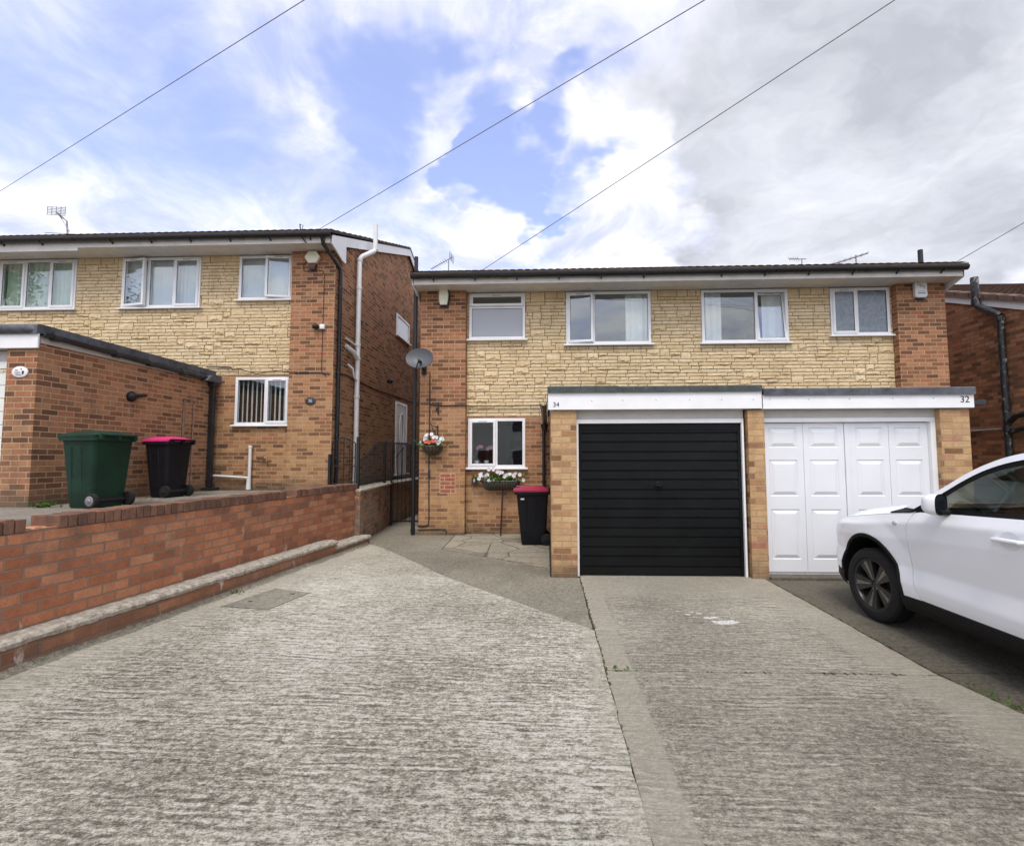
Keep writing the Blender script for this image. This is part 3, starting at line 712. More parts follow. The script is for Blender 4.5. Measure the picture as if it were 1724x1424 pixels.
# house further downhill on the right: its gable looks at us over the white car
H30 = thing('house', (12.2, 14, 0), 'brown brick house at the photo edge behind the white car', 'house')
m = MB(); m.prism([(9.83, -.2), (20.2, -.2), (20.2, 4.35), (15, 6.52), (9.83, 4.43)], 'x', 9.6, 9.86); m.box(9.86, 15, 9.83, 10.0, -.2, 4.3); m.box(9.86, 15, 20, 20.2, -.2, 4.3); m.build('wall', M['brick30'], H30)
tiles(9.5, 15.2, 9.36, 4.48, 15.0, 6.74, M['tile30'], H30, amp=.004)
m = MB(); m.add([(9.5, 15, 6.74), (15.2, 15, 6.74), (15.2, 20.64, 4.48), (9.5, 20.64, 4.48)], [(0, 1, 2, 3)]); m.build('rear_roof', M['tile30'], H30)
m = MB(); m.prism([(9.45, 4.46), (15, 6.70), (20.6, 4.46), (20.6, 4.26), (15, 6.50), (9.45, 4.25)], 'x', 9.545, 9.575); m.build('bargeboard', M['whitepaint'], H30)
m = MB(); m.prism([(9.45, 4.44), (15, 6.68), (20.6, 4.44), (20.6, 4.42), (15, 6.65), (9.45, 4.42)], 'x', 9.576, 9.6); m.build('verge_soffit', M['eaves'], H30)
m = MB()
y_ = 9.40
while y_ < 15:      # verge tiles, each lapping the next
    s = (6.74-4.48)/(15-9.36); z_ = 4.50+s*(y_-9.36)
    m.add([(9.47, y_, z_), (9.47, y_+.36, z_+s*.36-.012), (9.47, y_+.36, z_+s*.36-.115), (9.47, y_, z_-.105), (9.60, y_, z_+.03), (9.60, y_+.36, z_+s*.36+.018)], [(0, 1, 2, 3), (0, 4, 5, 1), (0, 3, 4)]); y_ += .345
m.build('verge_tile', M['tile30'], H30)
m = MB()
m.tube([(9.47, 10.97, 5.50), (9.47, 10.97, 4.90)], .075, 14); m.tube([(9.47, 10.97, 4.90), (9.47, 10.9, 4.82), (9.47, 10.5, 4.55), (9.47, 10.42, 4.47)], .066, 14)
m.tube([(9.47, 10.42, 4.47), (9.47, 10.42, -.1)], .066, 14)
for z_ in (4.93, 4.42, 2.55, 2.1): m.tube([(9.47, 10.97 if z_ > 4.8 else 10.42, z_-.05), (9.47, 10.97 if z_ > 4.8 else 10.42, z_+.05)], .082, 14)
m.tube([(9.47, 10.42, 2.22), (9.45, 10.2, 2.36), (9.46, 9.95, 2.40), (9.46, 9.7, 2.36)], .06, 12); m.tube([(9.47, 10.42, 2.02), (9.46, 10.1, 2.1), (9.46, 9.6, 2.06)], .05, 12)
m.build('soil_pipe', M['peel'], H30, smooth=True)
m = MB(); m.tube([(9.57, 10.55, 2.12), (9.57, 12.4, 2.12)], .022, 8); m.build('overflow_pipe', M['greypipe'], H30)

# ------------------------------------------------------------------ garages
def garage(X0, sx, dz, brick, label, w0, zt, door, felt, ztop, n_strip, fz=None, wend=2.735, pier=.335, side_up=0):
    """X0: outer (side wall) face; runs towards the twin garage"""
    X = lambda u: X0+sx*u
    YG = 6.41
    G = thing('garage', (X(1.4), 8, dz), label, 'garage', 'garages in front of the houses')
    m = MB(); zb = zt-.01
    m.box(X(0), X(pier), YG, YG+.34, -.15, zb+side_up)                         # front pier
    m.box(X(0.0), X(.11), YG+.341, YF-.001, -.15, zb+side_up)                     # side wall
    m.build('wall', brick, G)
    # fascia and flat roof
    m = MB(); m.box(X(-.035), X(wend), YG-.045, YG-.02, zt, fz); m.build('fascia', M['whitepaint'], G, bevel=.004)
    m = MB(); m.box(X(.02), X(2.6), YG-.019, YG+.3, zt-.002, zt+.03); m.build('soffit', M['lintel'], G)
    m = MB(); m.box(X(.0), X(wend-.005), YG-.018, YF-.002, zt+.092, fz-.02); m.build('roof_deck', M['eaves'], G)
    m = MB(); st = n_strip; L = wend+.045
    for k in range(st):                                                   # felt drip edge in lengths, lapped at the joints
        a, b_ = -.045+L*k/st+.002, -.045+L*(k+1)/st-.002
        t = ztop + R.uniform(-.006, .006)
        m.prism([(YG-.07, fz-.012), (YG-.055, fz+.002), (YF-.003, fz+.002), (YF-.003, t-.02), (YG+.02, t), (YG-.055, t-.008), (YG-.07, t-.022)], 'x', X(a), X(b_))
    m.build('roof', felt, G)
    return G, X, YG
G34, GX, YG = garage(.045, 1, 0, M['brickgar'], 'brick garage with a black ribbed up and over door', 0, 2.16, 'black', M['felt'], 2.475, 3, 2.39, 2.715)
# black ribbed door in a white frame
m = MB()
m.box(.381, .408, 6.47, 6.56, 0, 1.985); m.box(2.533, 2.56, 6.47, 6.56, 0, 1.985); m.box(.381, 2.56, 6.47, 6.56, 1.986, 2.04)
m.build('door_frame', M['whitepaint'], G34, bevel=.004)
m = MB(); m.box(.381, 2.56, 6.485, 6.57, 2.041, 2.16); m.build('lintel', M['lintel'], G34)
prof = [(6.60, .008)]; z = .012; k = 0
while z < 1.95:                                                         # pressed steel ribs
    h_ = .132 if k % 2 else .116
    prof += [(6.523, z), (6.518, z+.006), (6.523, z+h_-.018), (6.533, z+h_-.012), (6.533, z+h_-.002)]; z += h_; k += 1
prof += [(6.523, 1.975), (6.60, 1.978)]
m = MB(); m.prism(prof, 'x', .45, 2.49)
m.box(.410, .449, 6.512, 6.56, .006, 1.98); m.box(2.491, 2.531, 6.512, 6.56, .006, 1.98); m.box(.45, 2.49, 6.508, 6.53, 1.90, 1.98)
door = m.build('door', M['doorblack'], G34)
m = MB(); m.lathe([(.055, 0), (.055, .008), (.045, .012)], (1.455, 6.517, 1.17), (0, -1, 0), 20); m.tube([(1.455, 6.51, 1.17), (1.455, 6.47, 1.17)], .009, 8); m.tube([(1.415, 6.47, 1.17), (1.495, 6.47, 1.17)], .010, 8); m.tube([(1.455, 6.468, 1.17), (1.455, 6.468, 1.12)], .008, 8)
m.build('handle', M['doorblack'], door, smooth=True)
def screws(xs, z, y, parent):
    m = MB()
    for x in xs: m.lathe([(.006, 0), (.006, .003), (.002, .004)], (x, y, z+R.uniform(-.004, .004)), (0, -1, 0), 8)
    m.build('screw_cap', M['greyink'], parent)
screws((.58, .98, 1.41, 1.84, 2.25, 2.65), 2.275, YG-.0455, G34)
# black gutter and downpipe on the garage side
m = MB()
g = [(-.005-.05+.05*math.cos(t), 2.27+.0-.06*math.sin(t)) for t in [PI*k/7 for k in range(8)]]
gi = [(-.055+(p[0]+.055)*.84, 2.272+(p[1]-2.27)*.84) for p in g][::-1]
m.prism(g+gi, 'y', 6.42, 9.97)
m.build('gutter', M['gutter'], G34)
m = MB()
m.tube([(-.06, 9.86, 2.22), (-.06, 9.86, 2.12), (-.075, 9.86, 2.0), (-.075, 9.86, .02)], .036, 10); m.lathe([(.045, 0), (.075, .10), (.08, .13), (.06, .135)], (-.062, 9.86, 2.08), n=14)
for z_ in (1.75, 1.05, .4): m.tube([(-.075, 9.86, z_), (-.075, 9.86, z_+.04)], .043, 10)
m.build('downpipe', M['gutter'], G34, smooth=True)
tag(text_mesh('34', .085, (.115, YG-.0462, 2.225), FACE, M['ink'], None, 'house_number'), 'small black number 34 on the white garage fascia', 'house number')

G32, GX, YG = garage(5.365, -1, 0, M['brickgar'], 'brick garage with a white panelled door behind the car', 0, 2.155, 'white', M['lead'], 2.425, 2, 2.335, 2.592, .36)
m = MB(); m.box(2.592, 2.80, 6.412, 6.75, -.15, 2.145); m.box(2.64, 2.75, 6.751, YF-.001, -.15, 2.145); m.build('middle_pier', M['brickgar'], G32)
m = MB(); m.box(2.801, 2.83, 6.49, 6.57, 0, 1.99); m.box(4.94, 5.004, 6.49, 6.57, 0, 1.99); m.box(2.801, 5.004, 6.49, 6.57, 1.991, 2.045); m.build('door_frame', M['whitepaint'], G32, bevel=.004)
m = MB(); m.box(2.801, 5.004, 6.495, 6.59, 2.046, 2.15); m.build('lintel', M['lintel'], G32)
m = MB(); xs = [2.832, 3.345, 3.875, 3.945, 4.415, 4.938]
m.box(2.832, 4.938, 6.556, 6.60, .05, 1.985)
for a, b_ in ((2.832, 3.3475), (3.3525, 3.872), (3.950, 4.4425), (4.4475, 4.938)):
    zc = [(.06, .22), (.86, 1.03), (1.50, 1.66), (1.92, 1.98)]
    m.box(a, a+.075, 6.545, 6.5555, .06, 1.98); m.box(b_-.075, b_, 6.545, 6.5555, .06, 1.98)
    for c, d in zc: m.box(a+.075, b_-.075, 6.545, 6.5555, c, d)
    for (c, d) in ((.22, .86), (1.03, 1.50), (1.66, 1.92)):
        A, B = a+.075, b_-.075; i1, i2 = .012, .058                       # raised and fielded panels
        v = [(A, 6.5445, c), (B, 6.5445, c), (B, 6.5445, d), (A, 6.5445, d), (A+i1, 6.5553, c+i1), (B-i1, 6.5553, c+i1), (B-i1, 6.5553, d-i1), (A+i1, 6.5553, d-i1),
             (A+i2, 6.537, c+i2), (B-i2, 6.537, c+i2), (B-i2, 6.537, d-i2), (A+i2, 6.537, d-i2)]
        m.add(v, [(0, 1, 5, 4), (1, 2, 6, 5), (2, 3, 7, 6), (3, 0, 4, 7), (4, 5, 9, 8), (5, 6, 10, 9), (6, 7, 11, 10), (7, 4, 8, 11), (8, 9, 10, 11)])
m.box(3.879, 3.943, 6.535, 6.5555, .06, 1.98)
m.box(2.832, 4.938, 6.56, 6.61, .028, .049)
m.build('door', M['doorwhite'], G32)
m = MB(); m.prism([(2.80, 6.35), (5.02, 6.35), (5.02, 6.66), (2.80, 6.66)], 'z', -.1, .028); m.build('door_sill', M['drive_smooth'], G32)
screws((2.86, 3.35, 3.86, 4.40, 4.90), 2.275, YG-.0455, G32)
tag(text_mesh('32', .118, (5.285, YG-.0462, 2.258), FACE, M['ink'], None, 'house_number'), 'black number 32 on the white garage fascia', 'house number')
m = MB(); m.box(5.366, 5.40, 6.78, 6.86, 1.66, 1.76); m.tube([(5.40, 6.82, 1.72), (5.43, 6.82, 1.72)], .012, 8); tag(m.build('outdoor_socket', M['alarmwhite'], bevel=.006), 'small white socket box on the outer garage pier above the car', 'socket')
m = MB(); m.box(5.402, 5.44, 6.43, 6.5, 2.20, 2.25); m.prism([(5.44, 2.24), (5.60, 2.27), (5.62, 2.25), (5.60, 2.20), (5.44, 2.21)], 'y', 6.44, 6.52); tag(m.build('security_light', M['gutterg']), 'dark security light beside number 32 on the garage roof end', 'lamp')

# garage of the higher house
G36, GX, YG = garage(-7.04, -1, .9, M['brickgar36'], 'higher brick garage beside the two wheelie bins', 0, 3.06, 'cream', M['lead'], 3.40, 1, 3.265, 2.60, .44, .09)
m = MB(); m.box(-9.75, -9.35, 6.412, 6.75, .5, 3.04); m.build('far_pier', M['brickgar36'], G36)
m = MB(); m.box(-7.505, -7.485, 6.49, 6.57, .88, 2.87); m.box(-9.349, -7.505, 6.50, 6.58, 2.90, 3.05); m.build('door_frame', M['lintel'], G36)
m = MB(); m.box(-9.349, -7.506, 6.48, 6.56, 2.80, 2.895)
m.box(-9.349, -7.506, 6.53, 6.6, .885, 2.76)
for k in range(10): m.prism([(6.529, .895+k*.186), (6.516, .905+k*.186), (6.516, 1.062+k*.186), (6.529, 1.072+k*.186)], 'x', -9.349, -7.506)
m.build('door', M['doorcream'], G36)
m = MB()
a0 = -7.04
m.tube([(-9.7, 6.37, 3.325), (-7.1, 6.37, 3.325), (-7.03, 6.40, 3.315)], [.068, .068, .05], 12); m.tube([(-7.05, 6.42, 3.31), (-7.03, 9.85, 3.22)], .04, 8); m.prism([(9.55, 3.12), (9.98, 3.12), (9.98, 3.27), (9.7, 3.25)], 'x', -7.1, -6.88)
m.build('roof_roll', M['lead'], G36, smooth=True)
m = MB()
g = [(a0+.06-.055*math.cos(t), 0-.062*math.sin(t)) for t in [PI*k/7 for k in range(8)]]
for (ya, za, yb, zb) in ((6.40, 3.283, 9.93, 3.185),):
    gi = [(a0+.06+(p[0]-a0-.06)*.85, .003+p[1]*.85) for p in g][::-1]; prof = g+gi; n = len(prof)
    m.add([(p[0], ya, za+p[1]) for p in prof] + [(p[0], yb, zb+p[1]) for p in prof], [tuple(range(n))[::-1], tuple(range(n, 2*n))] + [(i, (i+1) % n, n+(i+1) % n, n+i) for i in range(n)])
for f in (.05, .33, .52, .74, .93):
    y_ = 6.40+3.53*f; z_ = 3.283-.098*f; m.tube([(a0+.06, y_-.05, z_-.02), (a0+.06, y_+.05, z_-.022)], .058, 12)
m.build('gutter', M['gutterg'], G36)
m = MB(); m.box(-7.039, -7.022, 6.42, 9.97, 3.141, 3.24); m.build('side_fascia', M['lintel'], G36)
m = MB(); m.prism([(a0+.02, 3.03), (a0+.13, 3.03), (a0+.15, 3.14), (a0, 3.14)], 'y', 9.78, 9.95); m.box(-7.01, -6.93, 9.82, 9.90, .95, 3.03)
for z_ in (2.15, 1.2): m.box(-7.018, -6.922, 9.812, 9.908, z_, z_+.035)
m.box(-7.03, -6.80, 9.70, 9.93, .885, .945)
m.build('downpipe', M['gutterg'], G36, bevel=.006)
m = MB(); m.tube([(-7.02, 9.14, 1.0), (-7.02, 9.14, 2.62), (-7.0, 9.14, 2.66)], .022, 8); tag(m.build('vent_pipe', M['copper'], smooth=True), 'stained pale pipe standing behind the pink lidded bin', 'pipe')
m = MB(); m.tube([(-7.025, 9.40, .95), (-7.025, 9.40, 2.63), (-6.99, 9.38, 2.67)], .013, 8)
for z_ in (1.3, 2.1): m.tube([(-7.025, 9.40, z_), (-7.025, 9.40, z_+.03)], .02, 8)
tag(m.build('conduit', M['copper'], smooth=True), 'thin copper coloured pipe between the paler pipe and the black downpipe', 'pipe')
t = thing('bulkhead_lamp', (-7.04, 7.94, 2.59), 'black bulkhead lamp on the side wall of the higher garage', 'lamp')
m = MB(); m.lathe([(.085, 0), (.09, .02), (.08, .05), (.05, .085), (.01, .10)], (-7.04, 7.94, 2.585), (1, 0, 0), 20); m.build('body', M['iron'], t, smooth=True)
m = MB(); m.tube([(-6.97, 7.98, 2.60), (-6.93, 8.10, 2.625), (-6.925, 8.14, 2.625)], [.035, .03, .022], 10); m.build('shade', M['iron'], t, smooth=True)
t = thing('sign', (-7.28, 6.4, 2.735), 'small white oval sign with grey writing on the garage pier', 'sign')
m = MB(); m.lathe([(.078, 0), (.078, .008), (.070, .013)], (-7.275, 6.409, 2.735), (0, -1, 0), 32); o = m.build('plate', M['upvc'], t, smooth=True)
for v in o.data.vertices: v.co.x = -7.275 + (v.co.x+7.275)*1.5
for i, (tx, xx) in enumerate((('The', -7.315), ('Coach', -7.30), ('House', -7.285))): text_mesh(tx, .032, (xx, 6.3955, 2.758-i*.03), FACE, M['greyink'], t)
m = MB()
m.prism([(-7.235, 2.70), (-7.215, 2.70), (-7.205, 2.735), (-7.21, 2.75), (-7.225, 2.745), (-7.238, 2.75)], 'y', 6.394, 6.397); m.build('motif', M['ink'], t)
m = MB(); m.prism([(-7.262, 2.765), (-7.245, 2.755), (-7.24, 2.785), (-7.255, 2.795)], 'y', 6.394, 6.397); m.build('motif', M['pinkink'], t)

# ------------------------------------------------------------------ garden wall, low ledge, old wall
W = thing('garden_wall', (-3.8, 6, 0), 'orange brick garden wall with brick on edge coping and gaps', 'wall')
def strip(m, y0, y1, off0, off1, z0, z1, dx=0):
    a = [(wx(y0)-off0+dx, y0), (wx(y1)-off0+dx, y1), (wx(y1)-off1+dx, y1), (wx(y0)-off1+dx, y0)]
    m.prism(a, 'z', z0, z1)
m = MB(); strip(m, -3, 8.72, 0, .225, -.1, .972); m.build('wall', M['garden'], W)
m = MB(); y_ = -3.0; zt = 1.08
while y_ < 8.70:
    if not (3.60 < y_ < 3.84 or 6.72 < y_ < 6.95):
        j = R.uniform(-.006, .006); h_ = zt+R.uniform(-.008, .006)
        a = [(wx(y_)+.012+j, y_+.004), (wx(y_+.072)+.012+j, y_+.070), (wx(y_+.072)-.232+j, y_+.070), (wx(y_)-.232+j, y_+.004)]
        m.prism(a, 'z', .975, h_)
    y_ += .0745
m.build('coping', M['coping'], W, bevel=.005)
m = MB()
for (a, b_) in ((3.63, 3.89), (6.75, 6.99)):        # cored bricks laid bare where the coping is missing
    strip(m, a, b_, .0, .225, .973, .99)
m.build('bare_brick', M['garden'], W)
m = MB()
for (a, b_) in ((3.63, 3.89), (6.75, 6.99)):
    n = 3 if a < 5 else 2
    for k in range(n):
        yy = a+(b_-a)*(k+.7)/(n+.4); m.lathe([(.022, 0), (.022, .004)], (wx(yy)-.05, yy, .9885), (0, 0, 1), 12)
m.build('brick_hole', M['soil'], W)
Lw = thing('low_wall', (-3.7, 6, 0), 'low brick ledge with a crumbling concrete cap along the driveway', 'wall')
def lx(y): return -3.855 + (y-3.4)*.121
def lstrip(m, y0, y1, o0, o1, z0, z1): m.prism([(lx(y0)+o0, y0), (lx(y1)+o0, y1), (wx(y1)+.002 if o1 is None else lx(y1)-o1, y1), (wx(y0)+.002 if o1 is None else lx(y0)-o1, y0)], 'z', z0, z1)
m = MB(); lstrip(m, -3, 7.70, 0, None, -.05, .185); lstrip(m, 7.701, 8.78, 0, None, -.05, .10); m.build('wall', M['garden'], Lw)
def rough_cap(m, y0, y1, z0, z1):
    n = int((y1-y0)/.045); rows = []
    for k in range(n+1):
        y = y0+(y1-y0)*k/n; j = R.uniform(-.010, .008); t = R.uniform(-.006, .006); e = R.uniform(-.012, .01)
        xi = wx(y)+.003 if y < 8.7 else wx(8.72)-.05
        rows.append([(xi, y, z0), (lx(y)+.016+j, y, z0+e*.6), (lx(y)+.022+j, y, (z0+z1)/2+e*.4), (lx(y)+.010+j, y, z1+t-.010), (lx(y)-.03, y, z1+t), (lx(y)-.10, y, z1+R.uniform(-.006, .006)), (xi, y, z1+R.uniform(-.004, .004))])
    m.grid(rows, True); m.add(rows[0], [tuple(range(7))]); m.add(rows[-1], [tuple(range(7))[::-1]])
m = MB(); rough_cap(m, -3, 7.72, .187, .245); rough_cap(m, 7.66, 8.81, .102, .160); m.build('cap', M['cap'], Lw)
m = MB(); n = 60; rows = []
for k in range(n+1):
    y = -1+9.7*k/n; rows.append([(lx(y)+.0, y, .045+R.uniform(-.006, .006)), (lx(y)+.02+R.uniform(0, .02), y, .02), (lx(y)+.075+R.uniform(-.025, .03), y, .0145)])
m.grid(rows, True); m.build('mortar_fillet', M['apron'], Lw)
Ow = thing('passage_wall', (-3.55, 12, 0), 'stained old wall with flaking render below the black railings', 'wall')
ox = lambda y: -3.36 - (y-8.6)*.105 if y < 11.1 else -3.622 - (y-11.1)*.0
m = MB(); m.prism([(ox(8.9), 8.9), (ox(11.1), 11.1), (ox(19), 19), (-3.86, 19), (-3.86, 11.1), (-3.72, 8.9)], 'z', -.1, .93)
m.build('wall', M['oldwall'], Ow)
m = MB(); n = 50; rows = []
for k in range(n+1):
    y = 8.72+10.2*k/n; x = ox(max(8.9, y)); j = R.uniform(-.01, .01)
    rows.append([(x-.30, y, .93), (x-.30, y, .985), (x-.02, y, .985+R.uniform(-.008, .008)), (x+.03+j, y, .965), (x+.028+j, y, .932)])
m.grid(rows); m.add(rows[0], [(0, 1, 2, 3, 4)]); m.build('cap', M['cap'], Ow)
m = MB(); m.prism([(wx(8.72)-.24, 8.722), (-3.37, 8.722), (-3.37, 8.90), (wx(8.72)-.24, 8.90)], 'z', -.1, .93); m.build('return', M['oldwall'], Ow)

# railings on the passage wall and the two gates
F_ = thing('railing', (-3.55, 10, .98), 'black iron railing with a swept top on the old passage wall', 'railing')
m = MB(); y = 8.92; top = []
xr = lambda y: ox(y)-.10
while y < 11.06:
    f = (y-8.92)/(10.55-8.92); zt = 1.50+.40*(3*f*f-2*f**3) if f < 1 else 1.90
    m.tube([(xr(y), y, 1.0), (xr(y), y, zt)], .0075, 6); top.append((xr(y), y, zt)); y += .098
m.tube(top, .014, 6)
m.tube([(xr(8.92), 8.92, 1.09), (xr(11.05), 11.05, 1.09)], .013, 6)
m.build('panel', M['iron'], F_)
for (yy, zz) in ((8.90, 1.93), (11.06, 1.93)):
    m = MB(); q = .027; m.box(xr(yy)-q, xr(yy)+q, yy-q, yy+q, .96, zz); m.build('post', M['iron'], F_)
F2 = thing('railing', (-3.7, 14, .98), 'straight black railing behind the tall gate in the passage', 'railing')
m = MB(); y = 11.25
while y < 17: m.tube([(xr(y), y, 1.0), (xr(y), y, 1.9)], .0075, 5); y += .11
m.tube([(xr(11.2), 11.2, 1.9), (xr(17), 17, 1.9)], .014, 6); m.tube([(xr(11.2), 11.2, 1.1), (xr(17), 17, 1.1)], .013, 6); m.build('panel', M['iron'], F2)
Gt = thing('gate', (-4.1, 9.78, .9), 'arched black iron gate at the top of the garden wall', 'gate')
m = MB(); xs = [-4.36+.118*k for k in range(5)]; top = []
for i, x in enumerate(xs):
    zt = 1.84+.125*math.sin(PI*i/4); top.append((x, 9.76, zt)); m.tube([(x, 9.76, .96), (x, 9.76, zt)], .014 if i in (0, 4) else .008, 6)
fine = []
for k in range(13):
    f = k/12; fine.append((xs[0]+(xs[-1]-xs[0])*f, 9.76, 1.84+.125*math.sin(PI*f)))
m.tube(fine, .013, 6)
for z_ in (1.02, 1.38, 1.55): m.tube([(xs[0], 9.76, z_), (xs[-1], 9.76, z_)], .010, 6)
m.build('leaf', M['iron'], Gt)
for x in (-4.41, -3.83):
    m = MB(); m.box(x-.025, x+.025, 9.735, 9.785, .88, 1.86 if x > -4 else 1.62); m.build('post', M['iron'], Gt)
Gp = thing('gate', (-3.2, 11.2, 0), 'tall black iron gate across the passage between the houses', 'gate')
m = MB(); x = -3.56
while x < -2.68:
    m.tube([(x, 11.2, .06), (x, 11.2, 1.90)], .0085, 6); x += .098
for z_ in (.10, .95, 1.12, 1.88): m.box(-3.58, -2.68, 11.185, 11.215, z_-.015, z_+.015)
rows = [(-3.5+.0, 11.18, 1.60)]; m.tube([(-3.50, 11.18, 1.55), (-3.42, 11.18, 1.66), (-3.30, 11.18, 1.80), (-3.15, 11.18, 1.87)], .009, 6)
m.build('leaf', M['iron'], Gp)
m = MB(); m.box(-3.62, -3.585, 11.18, 11.22, 0, 1.94); m.build('post', M['iron'], Gp)
m = MB(); m.box(-2.93, -2.86, 11.17, 11.23, .96, 1.90); m.build('lock_stile', M['iron'], Gp)

# ------------------------------------------------------------------ house 36 gable: pipes, door, window
GXW = -4.42
m = MB()
px = GXW+.10; m.tube([(px, 10.86, .9), (px, 10.86, 6.14), (px+.03, 10.90, 6.20), (px+.16, 11.30, 6.50), (px+.18, 11.36, 6.57), (px+.18, 11.36, 7.20)], .054, 14)
for z_ in (1.02, 2.9, 3.78, 4.10, 5.42, 6.08): m.tube([(px, 10.86, z_), (px, 10.86, z_+.06)], .065, 14)
m.tube([(px+.18, 11.36, 6.56), (px+.18, 11.36, 6.66)], .065, 14)
m.tube([(px, 10.86, 3.78), (px, 10.62, 3.90), (GXW, 10.40, 4.0)], .05, 12); m.tube([(px, 10.86, 3.28), (px, 10.70, 3.34), (px, 10.60, 3.52), (GXW, 10.55, 3.62)], .024, 10); m.tube([(px, 10.8, 4.08), (GXW, 10.4, 4.17)], .02, 8)
m.build('soil_pipe', M['whitepipe'], H36, smooth=True)
m = MB()
m.tube([(-4.52, 9.40, 6.02), (-4.51, 9.45, 5.86), (GXW+.05, 9.92, 5.55), (GXW+.06, 9.96, 5.45), (GXW+.06, 9.96, .88)], .040, 12)
for z_ in (5.1, 3.3, 2.0): m.tube([(GXW+.06, 9.96, z_), (GXW+.06, 9.96, z_+.05)], .047, 12)
m.build('downpipe', M['gutter'], H36, smooth=True)
m = MB(); ya, yb, za, zb = 13.95, 15.25, 5.16, 5.80
xo = GXW+.006
m.box(xo-.03, xo+.02, ya, ya+.06, za, zb); m.box(xo-.03, xo+.02, yb-.06, yb, za, zb); m.box(xo-.03, xo+.02, ya+.06, yb-.06, zb-.06, zb); m.box(xo-.03, xo+.02, ya+.06, yb-.06, za, za+.06)
o = m.build('side_window', M['upvc'], H36)
m = MB(); m.box(xo-.02, xo-.002, ya+.06, yb-.06, za+.06, zb-.06); m.build('pane', plain('pale_obscured_glass', (.52, .56, .62), .15, .05, 3, Specular_IOR_Level=1.), o)
m = MB(); m.box(xo, xo+.07, ya-.04, yb+.04, za-.04, za-.005); m.build('sill', M['upvc'], o)
# side door with an oval light
m = MB(); ya, yb = 13.98, 15.08; zA, zB = 1.10, 3.20
m.box(xo-.02, xo+.03, ya, ya+.08, zA, zB); m.box(xo-.02, xo+.03, yb-.08, yb, zA, zB); m.box(xo-.02, xo+.03, ya+.08, yb-.08, zB-.08, zB)
m.box(xo, xo+.12, ya-.06, yb+.06, zA-.06, zA-.005)
fr = m.build('door_frame', M['upvc'], H36)
m = MB(); m.box(xo-.015, xo+.015, ya+.083, yb-.083, zA+.005, zB-.085); dl = m.build('door', M['alarmwhite'], H36)
ym, zm = (ya+yb)/2, 2.35
m = MB(); pth = [(xo+.02, ym+.20*math.cos(t), zm+.52*math.sin(t)) for t in [2*PI*k/28 for k in range(29)]]; m.tube(pth, .022, 8); m.build('moulding', M['upvc'], dl, smooth=True)
m = MB(); n = 28; m.add([(xo+.018, ym, zm)]+[(xo+.018, ym+.19*math.cos(2*PI*k/n), zm+.50*math.sin(2*PI*k/n)) for k in range(n)], [(0, k+1, (k+1) % n+1) for k in range(n)]); m.build('oval_pane', M['frost'], dl)
m = MB(); m.tube([(xo+.02, ya+.14, 2.0), (xo+.06, ya+.14, 2.0), (xo+.06, ya+.28, 2.0)], .012, 8); m.build('handle', M['alu'], dl)
m = MB(); m.sphere((GXW+.05, 11.1, 4.72), .055); m.lathe([(.06, 0), (.06, .02)], (GXW, 11.1, 4.76), (1, 0, 0), 14); tag(m.build('dome_camera', M['iron'], smooth=True), 'dark dome camera beside the white soil pipe on the gable', 'camera')
t = thing('security_light', (GXW, 13.1, 3.66), 'black lantern bracket light above the white side door', 'lamp')
m = MB(); m.tube([(GXW, 13.25, 3.62), (GXW+.10, 13.2, 3.60), (GXW+.14, 13.1, 3.68)], .018, 8); m.build('arm', M['alu'], t)
m = MB(); m.lathe([(.07, 0), (.09, .06), (.03, .12)], (GXW+.14, 13.05, 3.58), (0, 0, 1), 14); m.build('shade', M['iron'], t, smooth=True)
m = MB(); m.tube([(GXW+.012, 9.90, 3.30), (GXW+.012, 10.4, 3.36), (GXW+.012, 12.3, 3.30), (GXW+.012, 14.0, 3.34), (GXW+.012, 17, 3.42)], .014, 6); tag(m.build('wall_cable', M['cable']), 'dark cable clipped along the gable above the side door', 'cable')

# ------------------------------------------------------------------ pipes and small parts of the houses
m = MB(); m.tube([(-2.715, 9.84, 0), (-2.715, 9.84, 5.72)], .040, 12)
for z_ in (.06, 1.72, 3.2, 4.86): m.tube([(-2.715, 9.84, z_), (-2.715, 9.84, z_+.06)], .048, 12)
m.build('soil_pipe', M['iron'], H34, smooth=True)
m = MB(); m.tube([(7.985, 10.5, 0), (7.985, 10.5, 5.95)], .048, 12); m.build('soil_pipe', M['iron'], H32, smooth=True)
def airbrick(x, z, house, mat='coping', y=YF):
    m = MB(); m.box(x-.11, x+.11, y-.006, y-.001, z-.035, z+.035)
    for k in range(4): m.box(x-.10, x+.10, y-.010, y-.0061, z-.030+k*.0165, z-.022+k*.0165)
    m.build('air_brick', M[mat], house)
airbrick(-6.80, 1.80, H36); airbrick(-6.82, 1.34, H36, 'stone_mortar'); airbrick(-5.94, .99, H36, 'stone_mortar'); airbrick(-1.40, .10, H34, 'stone_mortar')
for x_, z_ in ((-6.82, 1.34), (-5.94, .99)):
    m = MB(); m.box(x_-.12, x_+.12, YF-.0105, YF-.0005, z_+.036, z_+.045); m.box(x_-.12, x_+.12, YF-.0105, YF-.0005, z_-.045, z_-.036); m.box(x_-.12, x_-.111, YF-.0105, YF-.0005, z_-.035, z_+.035); m.box(x_+.111, x_+.12, YF-.0105, YF-.0005, z_-.035, z_+.035)
    m.build('vent_frame', M['coping'], H36)
